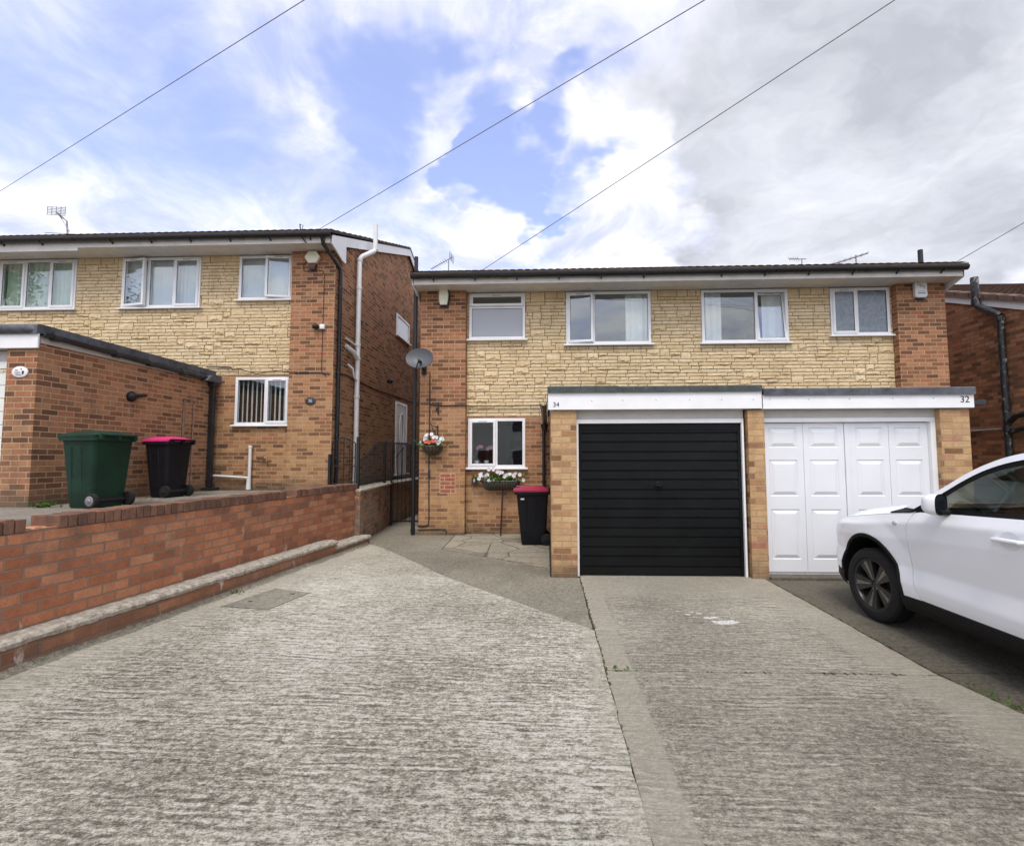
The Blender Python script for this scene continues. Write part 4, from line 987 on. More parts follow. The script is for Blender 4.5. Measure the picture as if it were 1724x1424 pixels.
# repointed red patch in number 34's brick pier
m = MB(); rr = random.Random(3)
for r in range(5):
    x = -2.165; z_ = .842+r*.0775
    for L in ((.205, .075) if r % 2 == 0 else (.075, .205)): m.box(x, x+L, YP-.0035, YP-.0005, z_, z_+.064); x += L+.016
m.build('repaired_brick', coping_mat('red_repair_brick', (.34, .105, .055), (.43, .15, .08), (.25, .09, .05)), H34, bevel=.001)
m = MB(); m.box(-2.178, -1.86, YP-.0018, YP-.0002, .828, 1.235); m.build('repair_mortar', plain('repair_mortar', (.58, .40, .29), .9, .15, 12), H34)

# ------------------------------------------------------------------ alarm boxes, dish, lamps, plates
t = thing('alarm_box', (-2.12, YP, 4.85), 'tall oval cream alarm box on a black back plate', 'alarm box')
def oval(w, h, y0, y1, cx_, cz, k=.72, n=20):
    """barrel outline: flat top and bottom, bowed sides"""
    pts = []
    for i in range(n+1):
        f = i/n; pts.append((cx_+w*(k+(1-k)*math.sin(PI*f)), cz-h+2*h*f))
    return pts+[(2*cx_-p[0], p[1]) for p in pts[::-1]]
m = MB(); m.prism(oval(.115, .205, 0, 0, -2.112, 4.845), 'y', YP-.03, YP-.0005); m.build('back_plate', M['iron'], t)
m = MB(); m.prism(oval(.098, .190, 0, 0, -2.12, 4.862), 'y', YP-.085, YP-.031); m.build('cover', M['cream'], t, bevel=.012, smooth=True)
t = thing('alarm_box', (-4.89, YP, 5.7), 'hexagonal cream alarm box with a dark red base', 'alarm box')
m = MB(); m.prism([(-4.89+.165*math.cos(PI*k/3), 5.73+.150*math.sin(PI*k/3)) for k in range(6)], 'y', YP-.08, YP-.001); m.build('cover', M['cream'], t, bevel=.014, smooth=True)
m = MB(); m.prism([(-4.98, 5.585), (-4.80, 5.585), (-4.825, 5.50), (-4.955, 5.50)], 'y', YP-.075, YP-.002); m.build('base', M['darkred'], t, bevel=.006)
m = MB(); m.box(-4.95, -4.83, YP-.07, YP-.003, 5.465, 5.499); m.build('strobe', M['slate'], t)
t = thing('alarm_box', (7.4, YP, 4.85), 'square white alarm box lettered CDT', 'alarm box')
m = MB(); m.prism([(7.285, 5.01), (7.515, 5.01), (7.515, 4.715), (7.485, 4.68), (7.315, 4.68), (7.285, 4.715)], 'y', YP-.075, YP-.001); m.build('cover', M['alarmwhite'], t, bevel=.008, smooth=True)
m = MB(); m.prism([(7.315, 4.679), (7.485, 4.679), (7.47, 4.655), (7.33, 4.655)], 'y', YP-.06, YP-.002); m.build('strobe', M['slate'], t)
for ch, x_, z_ in (('C', 7.345, 4.955), ('D', 7.40, 4.915), ('T', 7.455, 4.87)): text_mesh(ch, .085, (x_, YP-.0762, z_), FACE, M['greyink'], t)
m = MB(); m.box(7.33, 7.48, YP-.0765, YP-.0752, 4.80, 4.807); m.box(7.33, 7.48, YP-.0765, YP-.0752, 4.755, 4.775); m.build('lettering', M['greyink'], t)
t = thing('house_plaque', (-4.875, YP, 2.715), 'dark oval slate plaque with pale number 36', 'plaque')
m = MB(); m.lathe([(.085, 0), (.085, .010), (.078, .014)], (-4.875, YP-.001, 2.715), (0, -1, 0), 32); o = m.build('plate', M['slate'], t, smooth=True)
for v in o.data.vertices: v.co.x = -4.875+(v.co.x+4.875)*1.32
text_mesh('36', .085, (-4.875, YP-.0165, 2.715), FACE, M['paleink'], t)
t = thing('floodlight_camera', (-4.73, YP, 4.26), 'small white camera box with a dark ball lens', 'camera')
m = MB(); m.box(-4.70, -4.60, YP-.07, YP-.001, 4.205, 4.305); m.build('housing', M['upvc'], t, bevel=.012, smooth=True)
m = MB(); m.sphere((-4.78, YP-.075, 4.255), .062, 16, 10); m.tube([(-4.70, YP-.04, 4.25), (-4.76, YP-.05, 4.255)], .02, 8); m.build('lens', M['iron'], t, smooth=True)
# satellite dish
t = thing('satellite_dish', (-2.5, 9.75, 3.4), 'grey oval satellite dish on an arm at the house corner', 'satellite dish')
c = Vector((-2.50, 9.47, 3.475)); ax = Vector((-.10, -.93, .34)).normalized(); sx_ = Vector((.95, -.05, -.20)); sx_ = (sx_-ax*sx_.dot(ax)).normalized(); sz_ = ax.cross(sx_)
m = MB(); rows = []
for i in range(9):
    r = i/8; rows.append([c + sx_*(.285*r*math.cos(a)) + sz_*(.225*r*math.sin(a)) + ax*(.075*r*r) for a in [2*PI*k/32 for k in range(33)]])
m.grid(rows); rows2 = [[p - ax*.012 for p in rows[i]] for i in range(9)]; m.grid(rows2, True); m.grid([rows[-1], rows2[-1]])
m.build('reflector', M['dish'], t, smooth=True)
low = c - sz_*.215*(1 if sz_.z > 0 else -1) + ax*.06
fp = c + ax*.20 + Vector((.03, 0, -.12))
m = MB(); m.tube([low, fp], .012, 8); m.build('arm', M['iron'], t)
m = MB(); m.tube([fp-ax*.01+Vector((0, 0, .015)), fp-ax*.09+Vector((0, 0, .02))], .026, 10); m.sphere(tuple(fp-ax*.10+Vector((0, 0, .02))), .034); m.build('receiver', M['iron'], t, smooth=True)
m = MB(); m.tube([c-ax*.01, c-ax*.09, (-2.52, 9.72, 3.36), (-2.52, YP-.0, 3.34)], .02, 8); m.box(-2.57, -2.47, YP-.015, YP-.001, 3.24, 3.44); m.build('bracket', M['iron'], t)
# cables on number 34
m = MB(); m.tube([(-2.40, YP-.012, 3.25), (-2.395, YP-.012, 2.6), (-2.40, YP-.012, 1.4), (-2.385, YP-.012, .30), (-2.40, YP-.012, .20), (-2.50, YP-.012, .175), (-2.62, YP-.012, .185)], .012, 6)
m.box(-2.41, -2.37, YP-.03, YP-.004, 1.16, 1.30)
tag(m.build('wall_cable', M['cable']), 'dark cable running down the pier below the satellite dish', 'cable')
m = MB(); m.tube([(-2.62, YP-.01, .105), (-2.2, YP-.01, .12), (-2.06, YP-.01, .115), (-2.03, YP-.01, .07), (-2.025, YP-.01, 0)], .010, 6); tag(m.build('wall_cable', M['cable']), 'short dark cable looping to the ground at the pier foot', 'cable')
m = MB(); m.tube([(-2.39, YP-.014, 2.66), (-2.36, YP-.014, 2.615), (-2.2, YP-.014, 2.60), (-1.70, YP-.014, 2.605), (-1.66, YP-.01, 2.605), (-1.64, YF-.05, 2.605), (-.9, YF-.05, 2.595), (-.12, YF-.05, 2.61)], .011, 6); tag(m.build('wall_cable', M['cable']), 'dark cable running level along the stone above the ground floor window', 'cable')
m = MB(); m.tube([(-4.48, YP-.012, 3.27), (-4.7, YP-.012, 3.30), (-5.2, YP-.012, 3.30), (-5.36, YF-.05, 3.33), (-5.7, YF-.05, 3.37), (-6.1, YF-.05, 3.31), (-6.45, YF-.05, 3.41), (-6.62, YF-.05, 3.40), (-6.66, YF-.05, 3.46), (-6.72, YF-.05, 3.47), (-7.2, YF-.05, 3.47)], .010, 6); tag(m.build('wall_cable', M['cable']), 'loose dark cable along the stone above the lower window of 36', 'cable')
m = MB(); m.tube([(-5.03, YP-.01, 5.66), (-5.10, YP-.01, 5.60), (-5.09, YP-.01, 5.46), (-5.0, YP-.01, 5.44)], .007, 5); m.tube([(-4.80, YP-.01, 5.47), (-4.68, YP-.01, 5.45), (-4.65, YP-.01, 5.35), (-4.655, YP-.01, 4.3), (-4.66, YP-.01, 3.33), (-4.55, YP-.012, 3.22)], .007, 5); tag(m.build('alarm_cable', M['cable']), 'thin cable from the hexagonal alarm box down the pier', 'cable')
# iron brackets
t = thing('bracket', (-2.22, YP, 2.58), 'rusty iron hook plate above the hanging basket', 'bracket')
m = MB(); m.box(-2.232, -2.205, YP-.02, YP-.001, 2.42, 2.66); m.box(-2.27, -2.233, YP-.012, YP-.002, 2.50, 2.56); m.build('plate', M['iron'], t)
# outside tap
t = thing('garden_tap', (-5.88, YF, 1.53), 'brass outside tap under the window of house 36', 'tap')
m = MB(); m.tube([(-6.02, YF, 1.54), (-6.02, YF-.05, 1.54), (-5.90, YF-.06, 1.535), (-5.84, YF-.065, 1.50)], .014, 8); m.build('pipe', M['cable'], t)
m = MB(); m.tube([(-5.845, YF-.065, 1.50), (-5.82, YF-.07, 1.52), (-5.81, YF-.07, 1.47)], .016, 8); m.sphere((-5.845, YF-.065, 1.55), .022); m.build('spout', plain('brass', (.55, .36, .14), .35, .2, 20, metal=.8), t)
t = thing('waste_pipe', (-6.2, YF, 1.3), 'white plastic waste pipe forming a T beside the lower window', 'pipe')
m = MB(); m.tube([(-6.17, YF-.06, .9), (-6.17, YF-.06, 1.80)], .032, 12); m.lathe([(.038, 0), (.038, .05)], (-6.17, YF-.06, 1.76), n=12); m.lathe([(.05, 0), (.04, .22)], (-6.18, YF-.06, .9), n=12); m.build('upright', M['whitepipe'], t, smooth=True)
m = MB(); m.tube([(-7.0, YF-.06, 1.19), (-6.17, YF-.06, 1.14)], .024, 10); m.build('branch', M['whitepipe'], t, smooth=True)

# ------------------------------------------------------------------ hanging basket and wall trough
def flower(m, c, nrm, r, rr):
    n = Vector(nrm).normalized(); a = n.orthogonal().normalized(); b = n.cross(a); c = Vector(c); ph = rr.uniform(0, 6)
    for k in range(5):
        t = ph+2*PI*k/5; d = a*math.cos(t)+b*math.sin(t); e = a*math.cos(t+.62)+b*math.sin(t+.62); f = a*math.cos(t-.62)+b*math.sin(t-.62)
        m.add([c-n*.008, c+f*r*.78+n*.004, c+d*r+n*.0, c+e*r*.78+n*.004], [(0, 1, 2, 3)])
def leaves(m, c, sp, n, size, rr, up=.5):
    for _ in range(n):
        p = Vector((c[0]+rr.gauss(0, sp[0]), c[1]+rr.gauss(0, sp[1]), c[2]+rr.uniform(-.2, 1)*sp[2]))
        d = Vector((rr.uniform(-1, 1), rr.uniform(-1, .6), rr.uniform(-.3, 1)*up+.1)).normalized(); s = d.orthogonal().normalized(); s = (s*math.cos(1.3*rr.random())+d.cross(s)*math.sin(1.3*rr.random())).normalized()
        L = size*rr.uniform(.6, 1.3); w = L*.28
        m.add([p, p+d*L*.5+s*w, p+d*L, p+d*L*.5-s*w], [(0, 1, 2, 3)])
rr = random.Random(5)
t = thing('hanging_basket', (-2.31, 9.62, 1.75), 'half round wall basket of white and coral flowers below an iron hook', 'flower basket')
cx_, cy_, cz_ = -2.315, 9.68, 1.775
m = MB(); rows = []
for i in range(8):
    a = PI/2*i/7; rows.append([(cx_+.20*math.cos(a)*math.cos(b_), cy_+.12-.26*math.cos(a)*math.sin(b_)*.9, cz_-.185*math.sin(a)) for b_ in [PI*k/16 for k in range(17)]])
m.grid(rows); m.add(rows[0], [tuple(range(17))]); m.build('liner', M['coir'], t, smooth=True)
m = MB()
for k in range(0, 17, 2):
    m.tube([(cx_+(p[0]-cx_)*1.03, p[1]-.006, p[2]-.004) for p in [rows[i][k] for i in range(8)]], .0045, 5)
m.tube([(p[0], p[1]-.006, p[2]) for p in rows[0]], .008, 6); m.build('wire_frame', M['basketwire'], t)
m = MB(); leaves(m, (cx_, cy_+.02, cz_), (.12, .06, .14), 260, .075, rr); leaves(m, (cx_-.2, cy_-.02, cz_+.0), (.05, .04, .06), 40, .07, rr); m.build('leaves', M['leaf'], t)
m = MB()
for (dx, dz_) in ((-.08, .22), (-.11, .17), (.02, .25), (.07, .19), (.10, .16), (.155, .10), (.21, .16), (.225, .13), (-.20, .08), (-.17, .04), (.14, .07), (-.09, .10)):
    for q in range(2): flower(m, (cx_+dx+rr.uniform(-.02, .02), cy_-.07+rr.uniform(-.05, .03), cz_+dz_+rr.uniform(-.02, .02)), (rr.uniform(-.4, .4), -1, rr.uniform(.0, .6)), .042, rr)
m.build('white_flower', M['petalw'], t)
m = MB()
for (dx, dz_) in ((-.05, .09), (-.085, .085), (.055, .10), (.085, .10), (-.02, .07)): flower(m, (cx_+dx, cy_-.13, cz_+dz_), (rr.uniform(-.3, .3), -1, .3), .045, rr)
m.build('coral_flower', M['petalr'], t)
m = MB(); m.box(-2.24, -2.215, YP-.02, YP-.001, 1.90, 2.20); m.tube([(-2.228, YP-.01, 2.16), (-2.33, YP-.10, 2.19), (-2.36, YP-.14, 2.22), (-2.355, YP-.15, 2.14)], .009, 6); m.tube([(-2.228, YP-.01, 1.95), (-2.33, YP-.10, 2.17)], .008, 6); m.tube([(-2.33, YP-.10, 2.17), (cx_-.1, cy_, cz_)], .003, 4); m.tube([(-2.33, YP-.10, 2.17), (cx_+.12, cy_, cz_)], .003, 4); m.build('hook', M['iron'], t)

rr = random.Random(9)
t = thing('wall_trough', (-.95, 9.9, 1.05), 'long half basket trough of white flowers under the window', 'flower trough')
x0, x1, cz_ = -1.335, -.56, 1.075
m = MB(); rows = []
for i in range(8):
    a = PI/2*i/7; ins = .13*(1-math.cos(a)); rows.append([(x0+ins+(x1-x0-2*ins)*k/24, YF-.004-(.205*math.cos(a)+.01)*(1-(abs(k/12-1))**6*.75), cz_-.19*math.sin(a)) for k in range(25)])
m.grid(rows); m.add([(x0, YF-.003, cz_)]+rows[0]+[(x1, YF-.003, cz_)], [tuple(range(27))]); m.build('liner', M['coir'], t, smooth=True)
m = MB()
for k in range(0, 25): m.tube([(rows[i][k][0], rows[i][k][1]-.006, rows[i][k][2]-.003) for i in range(8)], .0045, 5)
m.tube([(p[0], p[1]-.006, p[2]) for p in rows[0]], .009, 6); m.build('wire_frame', M['basketwire'], t)
m = MB(); leaves(m, (-.95, YF-.13, cz_), (.22, .05, .13), 420, .07, rr); leaves(m, (-1.36, YF-.13, cz_+.02), (.05, .04, .06), 50, .06, rr); m.build('leaves', M['leaf'], t)
m = MB()
for (dx, dz_) in ((-.41, .10), (-.39, .13), (-.36, .08), (-.42, .05), (-.26, .13), (-.245, .10), (-.28, .09), (-.10, .03), (-.16, .02), (.12, .12), (.16, .10), (.19, .13), (.10, .10), (.26, .11), (.30, .13), (.29, .10), (.38, .12), (.46, .03), (-.22, .22), (-.15, .24), (-.05, .19), (.02, .17), (-.02, .15), (.00, .18), (-.21, .01)):
    for q in range(2): flower(m, (-.95+dx+rr.uniform(-.015, .015), YF-.17+rr.uniform(-.05, .05), cz_+dz_+rr.uniform(-.015, .015)), (rr.uniform(-.4, .4), -1, rr.uniform(0, .6)), .042, rr)
for (dx, dz_) in ((.30, .13), (.46, .03), (.38, .12)): m.tube([(-.95+dx*.8, YF-.12, cz_), (-.95+dx, YF-.16, cz_+dz_)], .003, 4)
m.build('white_flower', M['petalw'], t)
m = MB()
for (dx, dz_) in ((-.09, .19), (-.06, .17), (-.03, .20)): flower(m, (-.95+dx, YF-.16, cz_+dz_), (0, -1, .3), .04, rr)
m.build('coral_flower', M['petalr'], t)
m = MB(); m.tube([(-.905, 9.86, .90), (-.935, 9.74, .004)], .016, 8); tag(m.build('standing_pole', plain('dark_brown_paint', (.028, .013, .012), .5, .2, 12), smooth=True), 'thin dark brown pole leaning under the flower trough', 'pole')
t = thing('wall_lamp', (-1.48, 9.93, 1.07), 'small dark solar lamp on a ledge beside the flower trough', 'lamp')
m = MB(); m.box(-1.56, -1.41, YF-.10, YF-.001, 1.025, 1.045); m.box(-1.55, -1.42, YF-.02, YF-.002, 1.046, 1.15); m.build('shelf', M['slate'], t)
m = MB(); m.lathe([(.016, 0), (.022, .03), (.012, .055)], (-1.49, YF-.055, 1.05), n=12); m.build('bulb', M['cream'], t, smooth=True)

# ------------------------------------------------------------------ wheelie bins
def wheelie_bin(loc, yaw, body, lid, label, W=.50, D=.58, Hh=.98, lid_lift=0., trim=None):
    """local +x is the hinge and wheel side; front faces -x"""
    T = Matrix.Translation(loc) @ Matrix.Rotation(math.radians(yaw), 4, 'Z')
    t = thing('wheelie_bin', loc, label, 'wheelie bin', 'wheelie bins')
    def ring(z, x0, x1, w, c=.05, n=4):
        out = []
        for (cx_, cy_, a0) in ((x1-c, w-c, 0), (x0+c, w-c, 90), (x0+c, -w+c, 180), (x1-c, -w+c, 270)):
            for k in range(n+1):
                a = math.radians(a0+90*k/n); out.append((cx_+c*math.cos(a), cy_+c*math.sin(a), z))
        out.append(out[0]); return out
    h = D/2
    m = MB(); m.xf = T
    rows = [ring(.0, -h+.12, h-.06, W/2-.075, .05), ring(.02, -h+.105, h-.055, W/2-.066, .05), ring(.30, -h+.075, h-.035, W/2-.045), ring(.86, -h+.02, h-.004, W/2-.012), ring(.885, -h+.015, h, W/2-.008),
            ring(.89, -h-.02, h+.03, W/2+.022), ring(.935, -h-.022, h+.032, W/2+.024), ring(.937, -h+.01, h, W/2-.005)]
    m.grid(rows); m.add(rows[0][:-1], [tuple(range(len(rows[0])-1))]); m.add(rows[-1][:-1], [tuple(range(len(rows[0])-1))])
    b_ = m.build('body', body, t, smooth=True)
    for sy in (-1, 1):                                            # raised ribs on the sides
        for fx in (-.10, .06):
            m = MB(); m.xf = T; m.add([(h*0+fx-.008+.0, sy*(W/2-.072), .06), (fx+.008, sy*(W/2-.072), .06), (fx+.014, sy*(W/2-.013), .80), (fx-.014, sy*(W/2-.013), .80),
                   (fx-.002, sy*(W/2-.062), .06), (fx+.002, sy*(W/2-.062), .06), (fx+.004, sy*(W/2-.002), .80), (fx-.004, sy*(W/2-.002), .80)], [(0, 1, 5, 4), (1, 2, 6, 5), (2, 3, 7, 6), (3, 0, 4, 7), (4, 5, 6, 7)]); m.build('rib', body, t)
    m = MB(); m.xf = T; z0 = .938
    A = ring(z0, -h-.035, h+.01, W/2+.028, .05); B = ring(z0+.028, -h-.035, h+.012, W/2+.028, .05)
    C_ = ring(z0+.062+lid_lift, -h+.03, h-.04, W/2-.05, .06); Dd = ring(z0+.085+lid_lift, -h+.14, h-.09, W/2-.12, .06)
    rows = [A, B, C_, Dd]; m.grid(rows); m.add(A[:-1], [tuple(range(len(A)-1))]); m.add(Dd[:-1], [tuple(range(len(A)-1))])
    l_ = m.build('lid', lid, t, smooth=True, angle=50)
    m = MB(); m.xf = T; m.box(-h+.02, -h+.15, -.12, .12, z0+.07, z0+.088); m.box(-h+.0, -h+.05, W/2-.14, W/2-.02, z0+.03, z0+.05); m.build('grip', lid, l_, bevel=.006)
    m = MB(); m.xf = T; m.tube([(h+.06, -W/2+.03, .965), (h+.06, W/2-.03, .965)], .016, 8)
    for sy in (-1, 0, 1): m.box(h-.02, h+.075, sy*(W/2-.05)-.018, sy*(W/2-.05)+.018, .90, .975)
    m.build('handle', body, t)
    for sy in (-1, 1):
        m = MB(); m.xf = T; yc = sy*(W/2-.035); r = .10
        m.lathe([(.035, -.028), (r-.03, -.03), (r-.008, -.028), (r, -.016), (r, .016), (r-.008, .028), (r-.03, .03), (.035, .028)], (h-.035, yc, r), (0, 1, 0), 24); wl = m.build('wheel', M['tyre'], t, smooth=True)
        m = MB(); m.xf = T; o_ = .031*sy
        m.lathe([(.066, 0), (.06, .004*sy), (.03, .006*sy), (.022, .018*sy), (.005, .02*sy)], (h-.035, yc+o_, r), (0, 1, 0), 18); m.build('hub', trim or M['tyre'], wl, smooth=True)
    m = MB(); m.xf = T; m.tube([(h-.035, -W/2+.03, .10), (h-.035, W/2-.03, .10)], .013, 8); m.box(h-.07, h-.035, -W/2+.09, W/2-.09, .07, .14); m.build('axle', M['tyre'], t)
    return t, T
t, T = wheelie_bin((-.295, 8.93, .002), 4, M['binblack'], M['binmaroon'], 'black wheelie bin with a crimson lid against the lower garage', .56, .58)
m = MB(); m.xf = T; m.box(-.20, -.14, -.2795, -.272, .80, .825); m.build('sticker', M['label'], t)
t, T = wheelie_bin((-6.14, 6.45, .886), -8, M['bingreen'], M['bingreen'], 'large dark green wheelie bin nearest the street', .55, .56, trim=M['alu'])
t, T = wheelie_bin((-6.52, 8.17, .886), -10, M['binblack'], M['binpink'], 'black wheelie bin with a bright pink lid', .50, .50)

# ------------------------------------------------------------------ aerials and overhead wires
def aerial(base, h, d, n, L, label, grid_=False, boom=.9):
    t = thing('tv_aerial', base, label, 'tv aerial', 'roof aerials')
    b0 = Vector(base); top = b0+Vector((0, 0, h)); d = Vector(d).normalized(); s = d.cross(Vector((0, 0, 1))).normalized()
    m = MB(); m.tube([b0, top], .016, 8); m.build('mast', M['alu'], t)
    m = MB(); m.tube([top-d*.12, top+d*boom], .012, 6); m.build('boom', M['alu'], t)
    m = MB()
    for k in range(n):
        p = top+d*(.1+(boom-.1)*k/max(1, n-1)); l_ = L*(1-.4*k/n); m.tube([p-s*l_, p+s*l_], .006, 5)
    m.build('element', M['alu'], t)
    if grid_:
        m = MB(); c_ = top-d*.10
        for k in range(5): z_ = -.11+.055*k; m.tube([c_-s*.2+Vector((0, 0, z_)), c_+s*.2+Vector((0, 0, z_))], .007, 5)
        for k in (-1, 0, 1): m.tube([c_+s*.19*k+Vector((0, 0, -.12)), c_+s*.19*k+Vector((0, 0, .12))], .006, 5)
        m.build('reflector', M['alu'], t)
t = thing('tv_aerial', (-13.7, 13, 7.4), 'two tier television aerial above the far left roof', 'tv aerial', 'roof aerials')
b0 = Vector((-13.55, 13, 7.3))
m = MB(); m.tube([b0, b0+Vector((-.12, 0, 1.0)), b0+Vector((-.42, 0, 1.25))], .022, 8); m.build('mast', M['alu'], t)
m = MB()
for k, z_ in enumerate((.22, .33, .45, .62)): m.tube([b0+Vector((-.75, 0, z_+.06)), b0+Vector((.50, 0, z_-.03))], .009, 5)
m.build('element', M['alu'], t)
m = MB(); c_ = b0+Vector((-.35, -.05, 1.28))
m.tube([b0+Vector((-.02, 0, .70)), b0+Vector((-.38, 0, 1.22))], .014, 6)
for k in range(6): m.tube([c_+Vector((-.32, 0, -.11+.045*k+.02)), c_+Vector((.22, 0, -.11+.045*k-.03))], .009, 5)
for k in range(5): m.tube([c_+Vector((-.32+.135*k, 0, -.11)), c_+Vector((-.32+.135*k, 0, .14))], .008, 5)
m.build('reflector', M['alu'], t)
aerial((-3.02, 14.6, 7.0), .66, (-.85, .1, -.42), 8, .16, 'television aerial tilting down on the left end of the lower roof', True, .62)
aerial((7.75, 14.8, 7.0), .55, (-.7, .5, .22), 5, .2, 'small folded aerial low on the lower roof near its right end', False, .35)
t = thing('tv_aerial', (9.2, 15.5, 7.0), 'long slanting aerial on a short mast behind the lower roof', 'tv aerial', 'roof aerials')
m = MB(); m.tube([(9.50, 15, 7.0), (9.48, 15, 7.72)], .02, 8); m.build('mast', M['alu'], t)
m = MB(); m.tube([(9.85, 15, 7.78), (8.1, 15, 7.24)], .022, 8); m.build('boom', M['alu'], t)
m = MB()
for k in range(10): x_ = 9.75-.17*k; z_ = 7.75-.0525*k; m.tube([(x_, 14.8, z_), (x_, 15.2, z_)], .006, 5)
m.build('element', M['alu'], t)

pole = thing('telegraph_pole', (10.0, -.3, 0), 'tarred telegraph pole in the street carrying the overhead wires', 'telegraph pole')
m = MB(); m.tube([(10.0, -.3, -.2), (10.0, -.3, 7.75)], [.15, .11], 14); m.build('shaft', M['polewood'], pole, smooth=True)
m = MB(); m.box(9.85, 10.15, -.45, -.15, 7.25, 7.40); m.lathe([(.16, 0), (.16, .12), (.1, .14)], (10.0, -.3, 7.40), n=16); m.build('head', M['iron'], pole)
for x_, z_, s in ((9.86, 3.2, 1), (10.14, 3.6, -1), (9.86, 4.0, 1), (10.14, 4.4, -1)):
    m = MB(); m.tube([(x_, -.3, z_), (x_-.14*s, -.3, z_)], .015, 6); m.build('step', M['iron'], pole)
def sagwire(a, b_, lab, sag=.0):
    a, b_ = Vector(a), Vector(b_); n = 40; m = MB()
    m.tube([a+(b_-a)*(k/n)-Vector((0, 0, 4*sag*(k/n)*(1-k/n))) for k in range(n+1)], .0062, 6)
    return tag(m.build('overhead_wire', M['wire']), lab, 'wire', 'overhead telephone wires')
sagwire((-4.657, 9.4, 6.098), (10.092, -0.178, 7.343), 'long overhead wire ending at the eaves of house 36')
sagwire((-1.259, 9.3, 5.202), (9.844, -0.416, 7.74), 'overhead wire ending above the left bedroom window of 34')
sagwire((-46.128, 28.483, 11.124), (10.023, -0.251, 7.463), 'overhead wire at the upper left corner of the sky')
sagwire((7.856, 9.6, 5.253), (10.08, -0.312, 7.361), 'short overhead wire running off to the right of 32')
# fixing for the wire at the eave of 36
m = MB(); m.tube([(-4.98, 9.40, 6.26), (-4.95, 9.40, 6.0), (-4.86, 9.43, 5.89)], .012, 6); m.tube([(-4.98, 9.40, 6.26), (-4.90, 9.38, 6.22), (-4.95, 9.40, 6.1)], .006, 5); tag(m.build('eaves_hook', M['iron']), 'bent dark hook holding the wire above the eaves of 36', 'hook')

# ------------------------------------------------------------------ small plants and litter
def tuft(loc, n, size, label, kind='weed_tuft', sp=(.05, .04, .02)):
    m = MB(); rr = random.Random(int(abs(loc[0]*100+loc[1]*37))); leaves(m, loc, sp, n, size, rr, 1.2)
    return tag(m.build(kind, M['leaf']), label, 'plant', 'weeds in the joints')
tuft((-3.50, 5.48, .02), 14, .04, 'small weed at the foot of the low wall near the inspection cover')
tuft((-6.75, 6.36, .89), 60, .07, 'green weed beside the large green bin', sp=(.09, .03, .03))
tuft((2.83, 3.42, .0), 16, .03, 'low weed in the joint behind the white car wheel', sp=(.012, .10, .01))
tuft((2.85, 3.22, .0), 16, .035, 'small weed in the driveway joint nearest the photo edge', sp=(.012, .04, .01))
tuft((.55, 3.655, .0), 14, .03, 'tiny weed in the cross joint of the driveway', sp=(.10, .01, .01))
def joint_moss(pts, n, seed, label):
    rr = random.Random(seed); m = MB()
    for k in range(n):
        f = rr.random()**.8*(len(pts)-1); i = min(int(f), len(pts)-2); f -= i
        x = pts[i][0]+(pts[i+1][0]-pts[i][0])*f+rr.gauss(0, .005); y = pts[i][1]+(pts[i+1][1]-pts[i][1])*f; q = rr.uniform(.004, .012)
        m.sphere((x, y, -.004), q, 6, 3, (1.2, rr.uniform(1, 3.2), rr.uniform(.7, 1.3)))
    return tag(m.build('moss', M['moss']), label, 'moss', kind='stuff')
b = NB('moss_clumps'); p = b.pos()
M['moss'] = b.fin(b.ramp(b.noise(p, 30, 5, .7), [(.35, (.045, .042, .022)), (.55, (.085, .08, .038)), (.7, (.16, .14, .09))]), 1, b.bump(b.noise(p, 200, 3), 1, .004), Specular_IOR_Level=.1)
joint_moss([(.409, 6.3), (.409, 4.4), (.408, 3.6), (.402, 2.0), (.40, 1.4)], 260, 1, 'moss and grit in the joint beside the rough driveway slab')
joint_moss([(2.753, 6.4), (2.753, 3.7), (2.85, 3.1), (2.88, 2)], 260, 2, 'moss and grit in the joint beside the white car')
joint_moss([(.42, 3.657), (2.7, 3.657)], 36, 3, 'moss and grit in the cross joint of the driveway')
joint_moss([(-3.72, 4.9), (-3.45, 7.0), (-3.22, 8.75)], 240, 4, 'moss and grit along the foot of the low wall')
m = MB(); rr = random.Random(77)
for k in range(55):
    p = Vector((-6.45+rr.gauss(0, .20), 7.20+rr.gauss(0, .35), .892+rr.uniform(0, .02))); a = rr.uniform(0, 6); L = rr.uniform(.02, .045)
    d = Vector((math.cos(a), math.sin(a), rr.uniform(-.2, .3))); s = Vector((-math.sin(a), math.cos(a), rr.uniform(-.3, .3)))
    m.add([p-d*L, p+s*L*.6, p+d*L, p-s*L*.6], [(0, 1, 2, 3)])
tag(m.build('fallen_leaves', M['deadleaf']), 'dry brown leaves between the two bins by the higher garage', 'leaves', kind='stuff')

